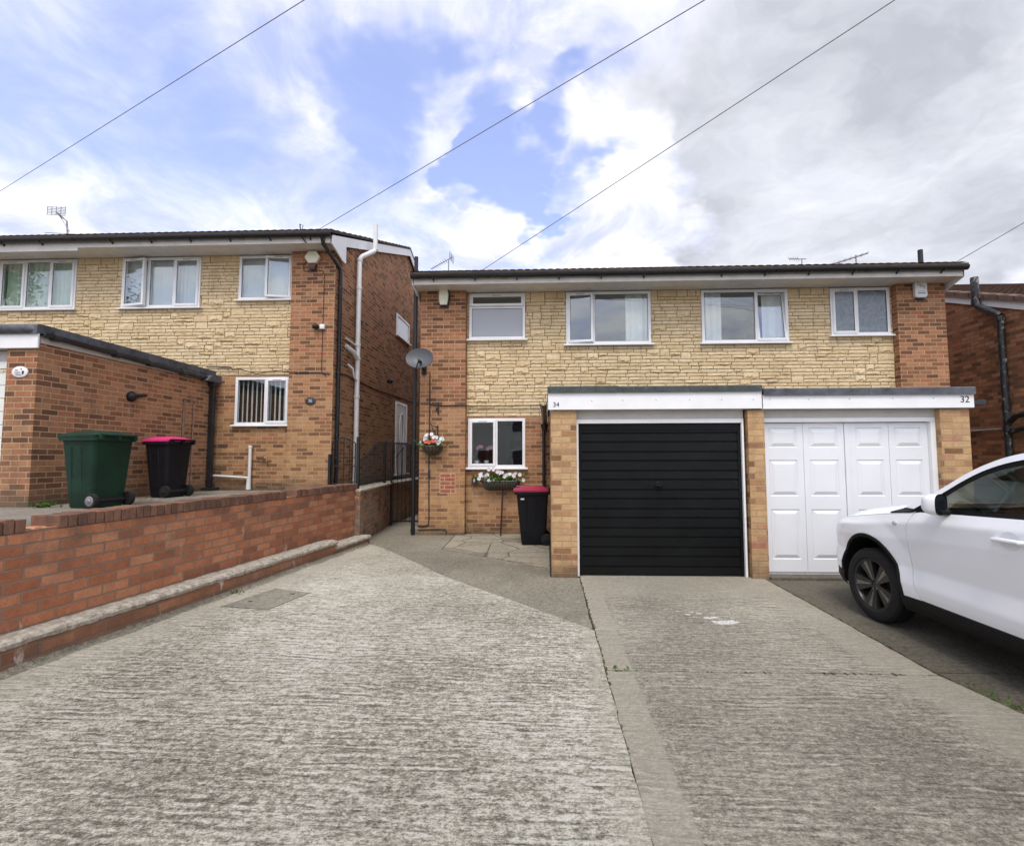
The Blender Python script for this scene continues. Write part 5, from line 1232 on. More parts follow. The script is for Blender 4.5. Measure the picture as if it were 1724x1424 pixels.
# ------------------------------------------------------------------ across the street, seen only as reflections
Hx = thing('house', (-2, -19, 0), 'pale rendered house standing across the street', 'house')
m = MB(); m.box(-9, 5, -26, -18, -.1, 5.2); m.build('wall', M['render'], Hx)
m = MB(); m.prism([(-17.6, 5.1), (-22, 7.4), (-26.4, 5.1)], 'x', -9.3, 5.3); m.build('roof', M['tile'], Hx)
for x_ in (-7, -2, 3):
    for z_ in (.9, 3.4):
        m = MB(); m.box(x_-.8, x_+.8, -18.0, -17.95, z_, z_+1.25); w_ = m.build('window', M['upvc'], Hx)
        m = MB(); m.box(x_-.7, x_+.7, -17.948, -17.94, z_+.1, z_+1.15); m.build('pane', M['slate'], w_)
m = MB(); m.box(-5.3, -4.3, -18.0, -17.94, 0, 2.1); m.build('door', M['darkred'], Hx)
def tree(loc, h, r, seed, label, n=15000):
    rr = random.Random(seed); t = thing('street_tree', loc, label, 'tree', 'trees across the street')
    L = Vector(loc); m = MB(); m.tube([L, L+Vector((.1, 0, h*.3)), L+Vector((.0, .1, h*.55)), L+Vector((.1, .1, h*.85))], [.28, .2, .13, .03], 10)
    ends = []
    for k in range(26):
        a = rr.uniform(0, 2*PI); f = rr.uniform(.3, .95); s_ = L+Vector((.05, .05, h*rr.uniform(.25, .6))); e = L+Vector((math.cos(a)*r*rr.uniform(.4, .95)*math.sin(PI*f)**.6, math.sin(a)*r*rr.uniform(.4, .95)*math.sin(PI*f)**.6, h*f)); ends.append(e)
        m.tube([s_, (s_+e)/2+Vector((0, 0, .3)), e], [.09, .05, .015], 6)
    m.build('trunk', M['bark'], t)
    m = MB()
    for k in range(n):
        e = rr.choice(ends); p = e+Vector((rr.gauss(0, .55), rr.gauss(0, .55), rr.gauss(0, .5))); d = Vector((rr.uniform(-1, 1), rr.uniform(-1, 1), rr.uniform(-.8, .6))).normalized(); s = d.orthogonal().normalized(); q = rr.uniform(.05, .10)
        m.add([p-d*q, p+s*q*.6, p+d*q, p-s*q*.6], [(0, 1, 2, 3)])
    m.build('crown', M['treeleaf'], t)
tree((-27, -1.5, 0), 11.5, 3.6, 3, 'tall leafy tree across the street mirrored in the upper windows of 36')
tree((-34, -8, 0), 11, 3.6, 4, 'second leafy tree across the street mirrored in the far left window')

# ------------------------------------------------------------------ white car in front of the panelled door
CAR = thing('parked_car', (3.93, 3.6, 0), 'white compact off road car parked in front of the panelled garage door', 'car')
CX, NOSE = 3.93, 5.66
AY, AZ, AR = 4.835, .36, .445            # front wheel arch
BY = AY-2.50                            # rear wheel
def interp(x, tab):
    for (a, fa), (b_, fb) in zip(tab, tab[1:]):
        if x <= b_: return fa + (fb-fa)*max(0, (x-a))/(b_-a)
    return tab[-1][1]
def smooth_interp(x, tab):
    e = .06; return (interp(x-e, tab)+2*interp(x, tab)+interp(x+e, tab))/4
PLAN = [(0, .62), (.03, .70), (.08, .765), (.16, .82), (.28, .855), (.45, .875), (.7, .885), (1.2, .885), (3.3, .882), (3.75, .86), (4.0, .82), (4.12, .76), (4.2, .66)]
SECT = [(.2, -.05), (.33, -.022), (.40, -.009), (.462, -.003), (.48, -.005), (.60, -.027), (.72, -.013), (.85, 0), (.985, -.003), (1.0, -.007), (1.075, -.045), (1.15, -.085), (1.25, -.13)]
def noseoff(z): return interp(z, [(.2, .12), (.35, .03), (.55, 0), (.7, .02), (.82, .05), (.9, .10), (1.0, .2)])
def halfw(y, z):
    t = NOSE-y-noseoff(z)*(1 if NOSE-y < 1.2 else 0)
    zr_ = z+(1.075-ztop(y))*max(0, min(1, (z-.6)/.3))
    w = smooth_interp(t, PLAN)+interp(zr_, SECT)
    d = math.hypot(y-AY, z-AZ)
    if d < AR+.16: w += .020*max(0, 1-max(0, d-AR)/.16)                 # flared arches
    d = math.hypot(y-BY, z-AZ)
    if d < AR+.16: w += .020*max(0, 1-max(0, d-AR)/.16)
    return w
ZTOP = [(0, .78), (.08, .825), (.2, .87), (.45, .925), (1.0, 1.012), (1.30, 1.05), (1.45, 1.075), (1.62, 1.085), (2.4, 1.125), (3.2, 1.165), (4.0, 1.19), (4.2, 1.19)]
def ztop(y): return interp(NOSE-y, ZTOP)
def crom(P, k=4):
    out = []
    for i in range(len(P)-1):
        a, b_, c, d = P[max(0, i-1)], P[i], P[i+1], P[min(len(P)-1, i+2)]
        for j in range(k):
            t = j/k; out.append(tuple(.5*(2*b_[q]+(c[q]-a[q])*t+(2*a[q]-5*b_[q]+4*c[q]-d[q])*t*t+(3*b_[q]-a[q]-3*c[q]+d[q])*t**3) for q in (0, 1)))
    return out+[P[-1]]
DOORF = [(.34, 4.20), (.38, 4.232), (.44, 4.262), (.52, 4.290), (.64, 4.312), (.93, 4.335), (1.04, 4.300), (1.09, 4.262)]
DOORM = [(.34, 3.22), (1.14, 3.17)]
DOORR = [(.34, 2.62), (.40, 2.58), (.80, 2.30), (1.0, 2.14), (1.17, 2.08)]
def side_piece(name, yf, yr, z0, ny, nz, mat, parent, arch=None, sides=(-1, 1)):
    """body side between the curves yf(z) (front) and yr(z) (rear)"""
    for sd in sides:
        rows = []
        for i in range(nz+1):
            row = []
            for j in range(ny+1):
                fz = i/nz; s = j/ny
                zz = z0
                for _ in range(3):
                    y = yf(zz)*(1-s)+yr(zz)*s; zz = z0+(ztop(y)-z0)*fz
                y = yf(zz)*(1-s)+yr(zz)*s
                row.append([y, zz])
            rows.append(row)
        vs = [p for r in rows for p in r]; n = ny+1; fs = []
        cell = .03
        if arch:
            for p in vs:
                d = math.hypot(p[0]-arch[0], p[1]-arch[1])
                if AR-.018 < d < AR+.018 and d > 0: p[0] = arch[0]+(p[0]-arch[0])*AR/d; p[1] = arch[1]+(p[1]-arch[1])*AR/d
        for i in range(nz):
            for j in range(ny):
                q = (i*n+j, i*n+j+1, (i+1)*n+j+1, (i+1)*n+j)
                if arch:
                    ins = [math.hypot(vs[k][0]-arch[0], vs[k][1]-arch[1]) < AR-.001 for k in q]
                    if all(ins): continue
                    if any(ins):
                        cyy = sum(vs[k][0] for k in q)/4; czz = sum(vs[k][1] for k in q)/4
                        if math.hypot(cyy-arch[0], czz-arch[1]) < AR: continue
                        for k in q:
                            d = math.hypot(vs[k][0]-arch[0], vs[k][1]-arch[1])
                            if d < AR-.001: vs[k][0] = arch[0]+(vs[k][0]-arch[0])*AR/d; vs[k][1] = arch[1]+(vs[k][1]-arch[1])*AR/d
                fs.append(q)
        m = MB(); m.add([(CX+sd*halfw(y, z), y, z) for y, z in vs], fs)
        # return the edges inwards so that panels have thickness and shut lines
        bm = bmesh.new(); bv = [bm.verts.new(v) for v in m.v]
        for f in m.f:
            try: bm.faces.new([bv[k] for k in f])
            except ValueError: pass
        bmesh.ops.remove_doubles(bm, verts=bm.verts, dist=.0008)
        bd = [e for e in bm.edges if len(e.link_faces) == 1]
        ex = bmesh.ops.extrude_edge_only(bm, edges=bd)
        for v in ex['geom']:
            if isinstance(v, bmesh.types.BMVert): v.co.x -= sd*.02
        loose = [v for v in bm.verts if not v.link_faces]; bmesh.ops.delete(bm, geom=loose, context='VERTS')
        bmesh.ops.recalc_face_normals(bm, faces=bm.faces)
        for f in bm.faces: f.smooth = True
        for e in bm.edges:
            if len(e.link_faces) == 2 and e.calc_face_angle(0) > math.radians(28): e.smooth = False
        me = bpy.data.meshes.new(name); bm.to_mesh(me); bm.free(); me.materials.append(mat)
        o = link(bpy.data.objects.new(name, me), parent); yield sd, o
G_ = .0035
front = lambda z: NOSE-.16-noseoff(z)*.9
wings = dict(side_piece('wing', front, lambda z: interp(z, DOORF)+G_, .345, 84, 46, M['car'], CAR, (AY, AZ)))
doors = dict(side_piece('front_door', lambda z: interp(z, DOORF)-G_, lambda z: interp(z, DOORM)+G_, .36, 40, 46, M['car'], CAR))
rdoors = dict(side_piece('rear_door', lambda z: interp(z, DOORM)-G_, lambda z: interp(z, DOORR)+G_, .36, 56, 46, M['car'], CAR, (BY, AZ)))
dict(side_piece('rear_wing', lambda z: interp(z, DOORR)-G_, lambda z: 1.56, .36, 60, 46, M['car'], CAR, (BY, AZ)))
# nose: bumper, grille, headlights and bonnet
m = MB(); rows = []; nzs = [(.345+.5*k/16) for k in range(17)]
for z in nzs:
    ye = front(z)+.002; row = []
    for k in range(25):
        f = -1+2*k/24; w = halfw(front(z), z); x = f*w
        y = ye+(NOSE-noseoff(z)-ye)*(1-abs(f)**3.2)
        row.append((CX+x, y, z))
    rows.append(row)
m.grid(rows); m.build('front_bumper', M['car'], CAR, smooth=True)
m = MB(); m.box(CX-.42, CX+.42, NOSE-.06, NOSE+.012, .66, .78); m.box(CX-.40, CX+.40, NOSE-.06, NOSE+.010, .40, .52); m.build('grille', M['carblack'], CAR, bevel=.01)
for sd in (-1, 1):
    m = MB(); pts = [(CX+sd*.44, NOSE-.012, .70), (CX+sd*.60, NOSE-.055, .72), (CX+sd*.70, NOSE-.15, .745), (CX+sd*.745, NOSE-.26, .80), (CX+sd*.735, NOSE-.27, .86), (CX+sd*.60, NOSE-.13, .835), (CX+sd*.44, NOSE-.05, .81)]
    n = len(pts); m.add(pts+[(p[0]-sd*.02, p[1]-.06, p[2]) for p in pts], [tuple(range(n)), tuple(range(n, 2*n))[::-1]]+[(i, (i+1) % n, n+(i+1) % n, n+i) for i in range(n)])
    m.build('headlight', M['lamp'], CAR, bevel=.004)
def hood(y, f):
    """f -1..1 across the bonnet"""
    t = NOSE-y; w = halfw(y, ztop(y))-.012; crown = interp(t, [(.1, .045), (.5, .088), (1.0, .09), (1.35, .072)])
    ridge = .018*max(0, 1-abs(abs(f)-.62)/.12)
    return (CX+f*w, y, ztop(y)+.004+crown*(1-abs(f)**7)+ridge*min(1, t)*.5)
m = MB(); rows = [[hood(NOSE-.15-(1.24*k/24)+.10*(1-abs(-1+j/12)**2)*(1 if k == 0 else (1-k/24)), -1+j/12) for j in range(25)] for k in range(25)]
m.grid(rows); bon = m.build('bonnet', M['car'], CAR, smooth=True, angle=60)
m = MB(); m.box(CX-.77, CX+.77, 4.16, 4.50, 1.0, 1.085); m.build('cowl', M['carblack'], CAR)
# black louvred vent at the rear edge of each bonnet side
for sd in (-1, 1):
    m = MB(); q = [(4.60, .985, 0), (4.34, .985, 0), (4.30, .87, 0), (4.49, .87, 0)]
    top_ = []
    for (y, f, e) in q:
        h = hood(y, sd*f); top_.append((h[0]+sd*.006, h[1], h[2]+.008))
    m.add(top_+[(p[0], p[1], p[2]-.03) for p in top_], [(0, 1, 2, 3), (4, 7, 6, 5), (0, 4, 5, 1), (1, 5, 6, 2), (2, 6, 7, 3), (3, 7, 4, 0)])
    m.build('vent', M['carblack'], CAR)
    m = MB(); zc = .955; y = 4.47; x = CX+sd*(halfw(y, zc)+.002); m.sphere((x, y, zc), .03, 14, 8, (.25, 1.1, .65)); m.build('side_repeater', M['lamp'], CAR, smooth=True)
# black cladding: sills, arch lips, lower bumper
for sd in (-1, 1):
    m = MB()
    rows = []
    for k in range(41):
        y = 4.40-(4.40-2.72)*k/40; w = halfw(y, .36)
        rows.append([(CX+sd*(w-.03), y, .375), (CX+sd*(w+.006), y, .352), (CX+sd*(w+.008), y, .30), (CX+sd*(w-.02), y, .235), (CX+sd*(w-.10), y, .225)])
    m.grid(rows); m.build('sill', M['carblack'], CAR, smooth=True)
    for cy_ in (AY, BY):
        m = MB(); rows = []
        for k in range(33):
            a = math.radians(-12+204*k/32)
            P = lambda r, dx: (CX+sd*(halfw(cy_+math.cos(a)*AR, AZ+math.sin(a)*AR)+dx), cy_+math.cos(a)*r, AZ+math.sin(a)*r)
            rows.append([P(AR+.004, .004), P(AR-.002, .009), P(AR-.030, .006), P(AR-.036, -.03), P(AR-.03, -.30), P(AR-.03, -.36)])
        m.grid(rows); m.build('wheel_arch', M['carblack'], CAR, smooth=True)
    m = MB(); rows = []
    for k in range(12):
        y = 5.24+(NOSE-.10-5.24)*k/11; w = halfw(y, .36)
        rows.append([(CX+sd*(w-.02), y, .40), (CX+sd*(w+.010), y, .375), (CX+sd*(w+.008), y, .30), (CX+sd*(w-.03), y, .235)])
    m.grid(rows); m.build('bumper_corner', M['carblack'], CAR, smooth=True)
m = MB(); m.box(CX-.74, CX+.74, 1.6, NOSE-.14, .22, .42); m.box(CX-.60, CX+.60, 4.2, NOSE-.25, .42, .78); m.box(CX-.84, CX+.84, 2.78, 4.28, .24, .5)
m.build('underbody', M['carblack'], CAR)
m = MB(); rows = [[(CX-.6+1.2*k/10, NOSE-.02-.12*abs(-1+k/5)**2.5, z) for k in range(11)] for z in (.235, .30, .345)]; m.grid(rows); m.build('front_valance', M['carblack'], CAR, smooth=True)
# cabin: silhouette line (y, z) seen from the side, and the half width at each height
SIL = [(4.40, 1.10), (4.28, 1.165), (4.10, 1.262), (3.90, 1.395), (3.74, 1.478), (3.55, 1.542), (3.30, 1.580), (3.0, 1.602), (2.6, 1.608), (2.2, 1.598), (1.9, 1.580), (1.68, 1.545), (1.60, 1.42), (1.54, 1.28), (1.50, 1.15)]
WIN = [(4.20, 1.092), (4.19, 1.105), (4.04, 1.205), (3.86, 1.325), (3.70, 1.408), (3.52, 1.462), (3.28, 1.500), (3.0, 1.520), (2.6, 1.522), (2.3, 1.508), (2.05, 1.475), (1.88, 1.40), (1.84, 1.36), (1.82, 1.28), (1.82, 1.19)]
SIL, WIN = crom(SIL), crom(WIN)
def cabw(z): return .842-(max(z, 1.05)-1.08)*.36
m = MB(); rows = []
for (y, z) in SIL:
    w = cabw(z); rows.append([(CX-w+2*w*k/16, y+(.16*(1-(-1+k/8)**2) if y > 3.6 else (.06*(1-(-1+k/8)**2) if y > 3.2 else (-.03*(1-(-1+k/8)**2) if y < 1.8 else 0))), z+(.028*(1-(-1+k/8)**2) if z > 1.3 else .02*(1-(-1+k/8)**2))) for k in range(17)])
nS = len(SIL); roofm, glassm, rglass, pil = MB(), MB(), MB(), MB()
for i in range(nS-1):
    for k in range(16):
        q = [rows[i][k], rows[i][k+1], rows[i+1][k+1], rows[i+1][k]]
        tgt = roofm
        if i < 20 and 1 <= k <= 14: tgt = glassm
        if i >= 44 and 2 <= k <= 13: tgt = rglass
        tgt.add(q, [(0, 1, 2, 3)])
roofm.build('roof', M['car'], CAR, smooth=True, angle=50); glassm.build('windscreen', M['carglass'], CAR, smooth=True, angle=60); rglass.build('rear_window', M['carglass'], CAR, smooth=True, angle=60)
for sd in (-1, 1):
    S = [(CX+sd*cabw(z), y, z) for y, z in SIL]; Wn = [(CX+sd*(cabw(z)-.012), y, z) for y, z in WIN]
    m = MB(); mid = [(CX+sd*(cabw(s[1]*.45+w[1]*.55)+.004), s[0]*.45+w[0]*.55, s[1]*.45+w[1]*.55) for s, w in zip(SIL, WIN)]
    m.grid([S, mid]); m.build('roof_side', M['car'], CAR, smooth=True, angle=60)
    mid2 = [(p[0]-sd*.006, p[1], p[2]) for p in mid]
    m = MB(); m.grid([mid, mid2]); m.grid([mid2, Wn]); m.build('window_surround', M['carblack'], CAR, smooth=True, angle=40)
    # door-top black strip and triangle by the mirror
    m = MB(); bot = []
    for k in range(31):
        y = 4.27-(4.27-1.82)*k/30; bot.append([(CX+sd*(halfw(y, ztop(y))-.004), y, ztop(y)+.001), (CX+sd*(cabw(ztop(y))-.004), y, ztop(y)+.030)])
    m.grid(bot); m.add([(CX+sd*(cabw(1.1)-.002), 4.32, 1.09), (CX+sd*(cabw(1.2)-.002), 4.055, 1.22), (CX+sd*(cabw(1.1)-.002), 4.055, 1.10)], [(0, 1, 2)]); m.build('window_strip', M['carblack'], CAR, smooth=True)
    pil = MB()
    for (ya, yb, zt) in ((3.17, 3.07, 1.51), (2.12, 2.02, 1.485)):
        pil.add([(CX+sd*(cabw(1.12)-.006), ya, 1.12), (CX+sd*(cabw(zt)-.006), ya-.03, zt), (CX+sd*(cabw(zt)-.006), yb-.03, zt), (CX+sd*(cabw(1.12)-.006), yb, 1.12)], [(0, 1, 2, 3)])
    pil.build('door_pillar', M['carblack'], CAR)
    m = MB(); pts = [(CX+sd*(cabw(z)-.016), y, z) for y, z in WIN]; c0 = (CX+sd*(cabw(1.2)-.016), 3.0, 1.2)
    m.add([c0]+pts, [(0, k+1, k+2) for k in range(len(pts)-1)]+[(0, len(pts), 1)]); m.build('side_window', M['carglass'], CAR)
    # mirror
    mr = MB(); mc = Vector((CX+sd*.915, 3.95, 1.165)); MT = Matrix.Translation(mc) @ Matrix.Rotation(math.radians(-sd*28), 4, 'Z') @ Matrix.Translation(-mc); mr.xf = MT
    rows = []
    for i in range(9):
        p = PI/2*i/8; r = math.sin(p)**.7; yy = mc.y+.085*math.cos(p)
        rows.append([(mc.x+.095*r*math.copysign(abs(math.cos(t))**.62, math.cos(t)), yy, mc.z+.082*r*math.copysign(abs(math.sin(t))**.62, math.sin(t))) for t in [2*PI*k/28 for k in range(29)]])
    mr.grid(rows); mr.grid([rows[-1], [(p[0], p[1]-.035, p[2]) for p in rows[-1]]]); mi = mr.build('mirror', M['car'], CAR, smooth=True, angle=50)
    m = MB(); m.xf = MT; back = [(p[0], p[1]-.034, p[2]) for p in rows[-1][:-1]]; inn = [(mc.x+(p[0]-mc.x)*.88, p[1]+.006, mc.z+(p[2]-mc.z)*.86) for p in back]
    n = len(back); m.add(back+inn, [(k, (k+1) % n, n+(k+1) % n, n+k) for k in range(n)]); m.build('mirror_rim', M['carblack'], mi)
    m = MB(); m.xf = MT; m.add(inn, [tuple(range(n))]); m.build('mirror_glass', plain('mirror_face', (.10, .11, .115), .08, .02, 3, metal=.9), mi)
    m = MB(); m.prism([(CX+sd*.79, 3.90), (CX+sd*.90, 3.92), (CX+sd*.90, 3.98), (CX+sd*.79, 4.02)], 'z', 1.085, 1.12); m.build('mirror_arm', M['carblack'], mi, bevel=.008)
    # handles
    for (dd, yh, zz) in ((doors, 3.39, .975), (rdoors, 2.42, 1.0)):
        x = CX+sd*halfw(yh, zz); m = MB(); pth = [(x-sd*.004, yh+.115, zz), (x+sd*.030, yh+.09, zz), (x+sd*.036, yh, zz+.003), (x+sd*.030, yh-.09, zz+.004), (x-sd*.004, yh-.115, zz+.004)]
        m.tube(pth, [.012, .016, .017, .016, .012], 10); m.build('handle', M['car'], dd[sd], smooth=True)
        m = MB(); rr_ = []
        for i in range(5):
            r = 1-i/4; rr_.append([(x+sd*(.0015-.0*(1-r)), yh+.075*r*math.cos(t), zz-.002+.062*r*math.sin(t)) for t in [2*PI*k/20 for k in range(21)]])
        m.grid(rr_); m.build('handle_recess', plain('recess_paint', (.70, .72, .74), .4, .05, 3), dd[sd], smooth=True)
    # roof rail
    m = MB(); m.tube([(CX+sd*.60, 3.38, 1.575), (CX+sd*.605, 3.25, 1.628), (CX+sd*.61, 2.6, 1.655), (CX+sd*.605, 1.95, 1.632), (CX+sd*.60, 1.82, 1.585)], .017, 8); m.build('roof_rail', M['alu'], CAR, smooth=True)
# cabin interior
m = MB(); m.box(CX-.72, CX+.72, 3.75, 4.30, .70, 1.02); m.box(CX-.30, CX+.10, 3.72, 3.9, 1.0, 1.06); m.build('dashboard', M['dash'], CAR, bevel=.04, smooth=True)
m = MB(); c_ = Vector((CX+.36, 3.60, 1.02)); m.tube([c_+Vector((.185*math.cos(t), .07*math.sin(t)*1.0, .17*math.sin(t))) for t in [2*PI*k/24 for k in range(25)]], .016, 8); m.tube([c_, c_+Vector((0, .2, -.05))], .03, 8); m.build('steering_wheel', M['dash'], CAR, smooth=True)
for sd in (-1, 1):
    m = MB(); m.box(CX+sd*.37-.25, CX+sd*.37+.25, 2.75, 3.30, .42, .62); m.prism([(2.95, .55), (2.80, .58), (2.62, 1.15), (2.64, 1.22), (2.74, 1.22), (2.80, 1.15)], 'x', CX+sd*.37-.24, CX+sd*.37+.24); m.prism([(2.64, 1.25), (2.60, 1.42), (2.70, 1.43), (2.74, 1.25)], 'x', CX+sd*.37-.13, CX+sd*.37+.13)
    m.build('seat', M['seat'], CAR, bevel=.04, smooth=True)
m = MB(); m.box(CX-.62, CX+.62, 1.85, 2.35, .42, .62); m.prism([(1.98, .6), (1.72, 1.2), (1.82, 1.24), (2.1, .62)], 'x', CX-.62, CX+.62); m.build('rear_seat', M['seat'], CAR, bevel=.04, smooth=True)
# tail
m = MB(); rows = []
for k in range(9):
    z = .36+(1.19-.36)*k/8; w = halfw(1.56, z); rows.append([(CX-w+2*w*j/12, 1.56-.10*(1-abs(-1+j/6)**3), z) for j in range(13)])
m.grid(rows); m.add([(CX-.82, 1.56, 1.19), (CX+.82, 1.56, 1.19), (CX+.82, 1.50, 1.15), (CX-.82, 1.50, 1.15)], [(0, 1, 2, 3)]); m.build('tailgate', M['car'], CAR, smooth=True)
m = MB(); m.box(CX-.80, CX+.80, 1.44, 1.60, .26, .50); m.build('rear_bumper', M['carblack'], CAR, bevel=.03)
for sd in (-1, 1):
    m = MB(); m.box(CX+sd*.58, CX+sd*.80, 1.49, 1.58, .86, 1.02); m.build('tail_light', M['darkred'], CAR, bevel=.02)
# wheels
def car_wheel(x, y, sd, steer):
    T = Matrix.Translation((x, y, .335)) @ Matrix.Rotation(math.radians(steer), 4, 'Z')
    m = MB(); m.xf = T; tw = .108
    prof = [(.222, -tw*.8), (.245, -tw), (.29, -tw*1.02), (.318, -tw*.92), (.331, -tw*.72)]
    for k in range(5): a = -.62+.31*k; prof += [(.335, tw*(a-.12)), (.335, tw*(a+.12)), (.328, tw*(a+.14)), (.328, tw*(a+.17))]
    prof += [(.331, tw*.74), (.318, tw*.92), (.29, tw*1.02), (.245, tw), (.222, tw*.8)]
    m.lathe(prof, (0, 0, 0), (sd, 0, 0), 56, closed=True)
    wh = m.build('wheel', M['tyre'], CAR, smooth=True)
    m = MB(); m.xf = T
    m.lathe([(.228, .088), (.232, .096), (.222, .094), (.212, .07), (.205, .0), (.205, -.07)], (0, 0, 0), (sd, 0, 0), 48, caps=False)
    m.build('rim', M['rim'], wh, smooth=True)
    m = MB(); m.xf = T; m.lathe([(.204, .0), (.204, .004), (.05, .01)], (0, 0, 0), (sd, 0, 0), 32); m.lathe([(.15, .01), (.15, .025), (.06, .03)], (0, 0, 0), (sd, 0, 0), 24); m.build('brake_disc', M['carblack'], wh)
    sp, br = MB(), MB(); sp.xf = T; br.xf = T
    for k in range(10):
        a = 2*PI*k/10 + (.13 if k % 2 else -.13) + .2
        ca, sa = math.cos(a), math.sin(a)
        def P(r, o, d): return (sd*d, r*ca-o*sa, r*sa+o*ca)
        s_ = 1 if k % 2 else -1
        i0, i1, o0, o1 = -.017, .017, -.040, .044
        sp.add([P(.045, i0, .072), P(.045, i1, .072), P(.216, o1, .090), P(.216, o0, .090), P(.045, i0, .04), P(.045, i1, .04), P(.216, o1, .05), P(.216, o0, .05)],
               [(0, 1, 2, 3), (7, 6, 5, 4), (0, 4, 5, 1), (1, 5, 6, 2), (2, 6, 7, 3), (3, 7, 4, 0)])
        e = i1 if s_ > 0 else i0; eo = o1 if s_ > 0 else o0
        br.add([P(.06, e*.3, .0745), P(.06, e*.9, .0745), P(.212, eo*.9, .0925), P(.212, eo*.45, .0925)], [(0, 1, 2, 3)])
    sp.lathe([(.058, .04), (.058, .072), (.05, .076), (.034, .078), (.034, .070), (.005, .072)], (0, 0, 0), (sd, 0, 0), 24)
    sp.build('spoke', M['rim'], wh, smooth=True, angle=30); br.build('spoke_face', M['rimbright'], wh)
    m = MB(); m.xf = T
    for k in range(5): a = 2*PI*k/5; m.lathe([(.009, .07), (.009, .081), (.004, .083)], (0, .046*math.cos(a), .046*math.sin(a)), (sd, 0, 0), 8)
    m.build('wheel_nut', M['rimbright'], wh)
for sd in (-1, 1):
    car_wheel(CX+sd*.775, AY, sd, 5); car_wheel(CX+sd*.775, BY, sd, 0)

# ------------------------------------------------------------------ sky, sun and colour management
W_ = bpy.data.worlds.new('World'); scene.world = W_; W_.use_nodes = True
SUN_EL, SUN_AZ = math.radians(60), math.radians(186)        # azimuth clockwise from +y
wb = NB.__new__(NB); wb.t = W_.node_tree; wb.t.nodes.clear(); wb.o = wb.t.nodes.new('ShaderNodeOutputWorld')
sky = wb.n('ShaderNodeTexSky', sky_type='NISHITA'); sky.sun_disc = False; sky.sun_elevation = SUN_EL; sky.sun_rotation = SUN_AZ; sky.air_density = 1.0; sky.dust_density = .6; sky.ozone_density = 2.0
d = wb.n('ShaderNodeTexCoord').outputs['Generated']
x, y, z = wb.sep(d)
zz = wb.math('ADD', wb.math('MAXIMUM', z, 0.), .22)
cp = wb.comb(wb.math('DIVIDE', x, zz), wb.math('DIVIDE', y, zz), 0)                     # cloud deck seen in perspective
warp = wb.vm('SUBTRACT', wb.n('ShaderNodeTexNoise', {'Vector': cp, 'Scale': 1.5, 'Detail': 5, 'Roughness': .6}).outputs['Color'], (.5, .5, .5))
dw = wb.vm('ADD', d, wb.scl(warp, .13, .13, .11))
def blob(v, deg, wgt):
    dp = wb.n('ShaderNodeVectorMath', {0: dw, 1: Vector(v).normalized()}, operation='DOT_PRODUCT').outputs['Value']
    return wb.mr(dp, math.cos(math.radians(deg)), 1, 0, wgt, True)
def add(l):
    s = l[0]
    for q in l[1:]: s = wb.math('ADD', s, q)
    return s
n1 = wb.noise(wb.vm('ADD', cp, wb.scl(warp, .35, .35, 0)), 1.35, 8, .56)
n2 = wb.noise(wb.vm('ADD', cp, (7.3, 2.1, 0)), 4.2, 7, .6, .5)
cover = add([wb.math('MULTIPLY', wb.math('SUBTRACT', n1, .5), 1.7), wb.math('MULTIPLY', wb.math('SUBTRACT', n2, .5), .8),
    blob((.017, .843, .538), 8, -.75), blob((.165, .789, .592), 8, -.70), blob((-.219, .742, .634), 9, -.50), blob((-.066, .88, .471), 5, -.5), blob((-.628, .583, .515), 16, -.40), blob((-.544, .671, .503), 9, -.05),
    blob((-.094, .83, .549), 8, .45), blob((.088, .753, .653), 9, .60), blob((-.446, .751, .487), 10, .10), blob((-.35, .80, .50), 14, -.16), blob((-.654, .651, .385), 10, .22), blob((.225, .773, .593), 7, .4), blob((.145, .899, .413), 10, .3),
    blob((.479, .731, .486), 30, .8), wb.mr(z, .45, .30, 0, .25)])
f_c = wb.mr(cover, -.74, .44, 0, 1, True)
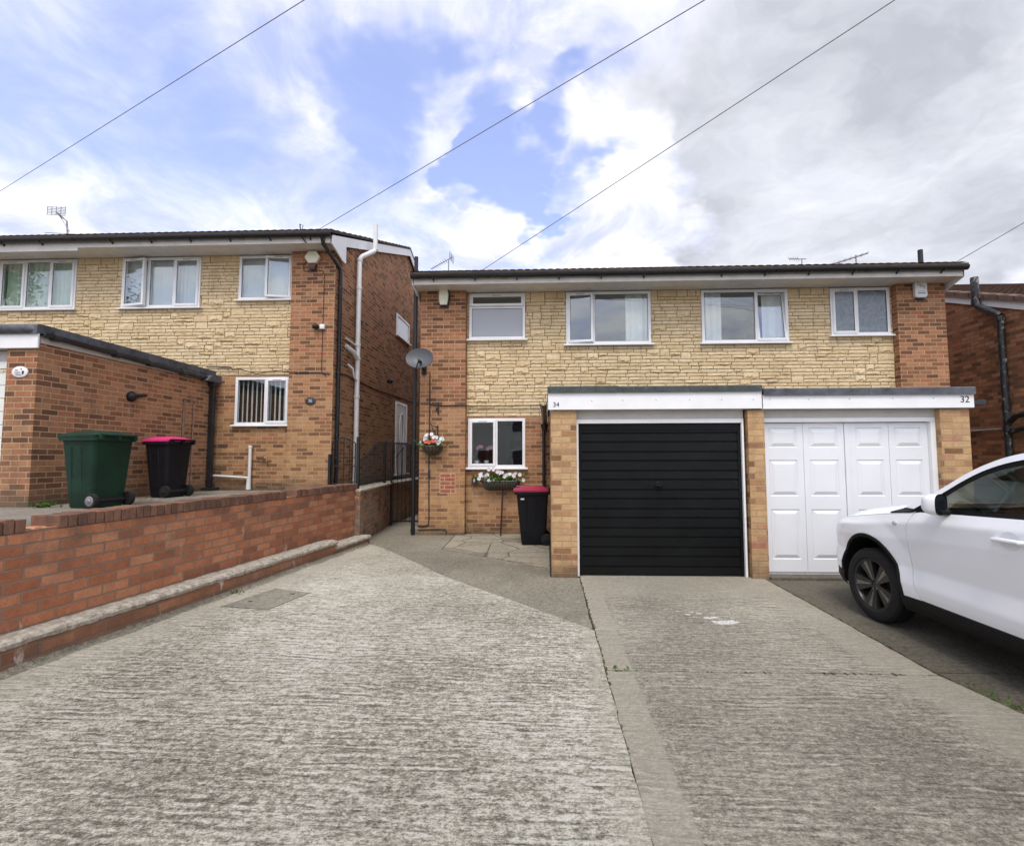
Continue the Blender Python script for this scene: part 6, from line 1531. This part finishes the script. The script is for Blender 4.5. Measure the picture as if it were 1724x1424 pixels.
grey = add([blob((.479, .731, .486), 20, 1.15), blob((.398, .807, .437), 13, .85), blob((.549, .652, .523), 18, .8), blob((.60, .68, .42), 14, .5), blob((.302, .724, .62), 9, .35), wb.math('MULTIPLY', wb.math('SUBTRACT', n2, .5), .55), blob((.627, .712, .317), 9, -.7)])
f_g = wb.mr(grey, .10, 1.0, 0, 1, True)
blue = wb.mix(.12, wb.mix(1, sky.outputs[0], (2.6, 2.2, 2.5), 'MULTIPLY'), (8.6, 8.9, 10.0))
soft = wb.mix(wb.mr(n2, .36, .60), (5.4, 5.9, 7.7), (9.2, 9.25, 9.6))
sdv = (math.sin(SUN_AZ)*math.cos(SUN_EL), math.cos(SUN_AZ)*math.cos(SUN_EL), math.sin(SUN_EL))
sdt = wb.n('ShaderNodeVectorMath', {0: d, 1: sdv}, operation='DOT_PRODUCT').outputs['Value']
back = wb.mr(sdt, .50, 1, 1, 2.1, True)                                               # brighter cloud round the veiled sun
white = wb.mix(1, soft, wb.comb(wb.math('MULTIPLY', back, 1.02), back, wb.mr(sdt, .50, 1, 1, 1.9, True)), 'MULTIPLY')
gcol = wb.mix(wb.mr(wb.noise(wb.vm('ADD', cp, wb.scl(warp, .6, .6, 0)), 1.9, 7, .58), .36, .64), (4.0, 4.2, 4.75), (7.2, 7.4, 8.0))
c = wb.mix(f_c, blue, white); c = wb.mix(wb.math('MULTIPLY', f_g, .93), c, gcol)
bg = wb.n('ShaderNodeBackground', {'Color': c, 'Strength': .1})
wb.t.links.new(bg.outputs[0], wb.o.inputs[0])
sl = bpy.data.lights.new('sun', 'SUN'); sl.energy = 1.5; sl.angle = math.radians(16); sl.color = (1, .94, .84)
so = bpy.data.objects.new('sun', sl); COL.objects.link(so)
sd_ = Vector((math.sin(SUN_AZ)*math.cos(SUN_EL), math.cos(SUN_AZ)*math.cos(SUN_EL), math.sin(SUN_EL)))
so.rotation_euler = sd_.to_track_quat('Z', 'Y').to_euler(); so.location = (0, -10, 20)
vs = scene.view_settings; vs.view_transform = 'Standard'; vs.look = 'None'; vs.exposure = .42; vs.gamma = 1; vs.use_curve_mapping = False
scene.cycles.max_bounces = 8; scene.cycles.transparent_max_bounces = 12; scene.cycles.use_denoising = True
scene.cycles.sample_clamp_indirect = 6
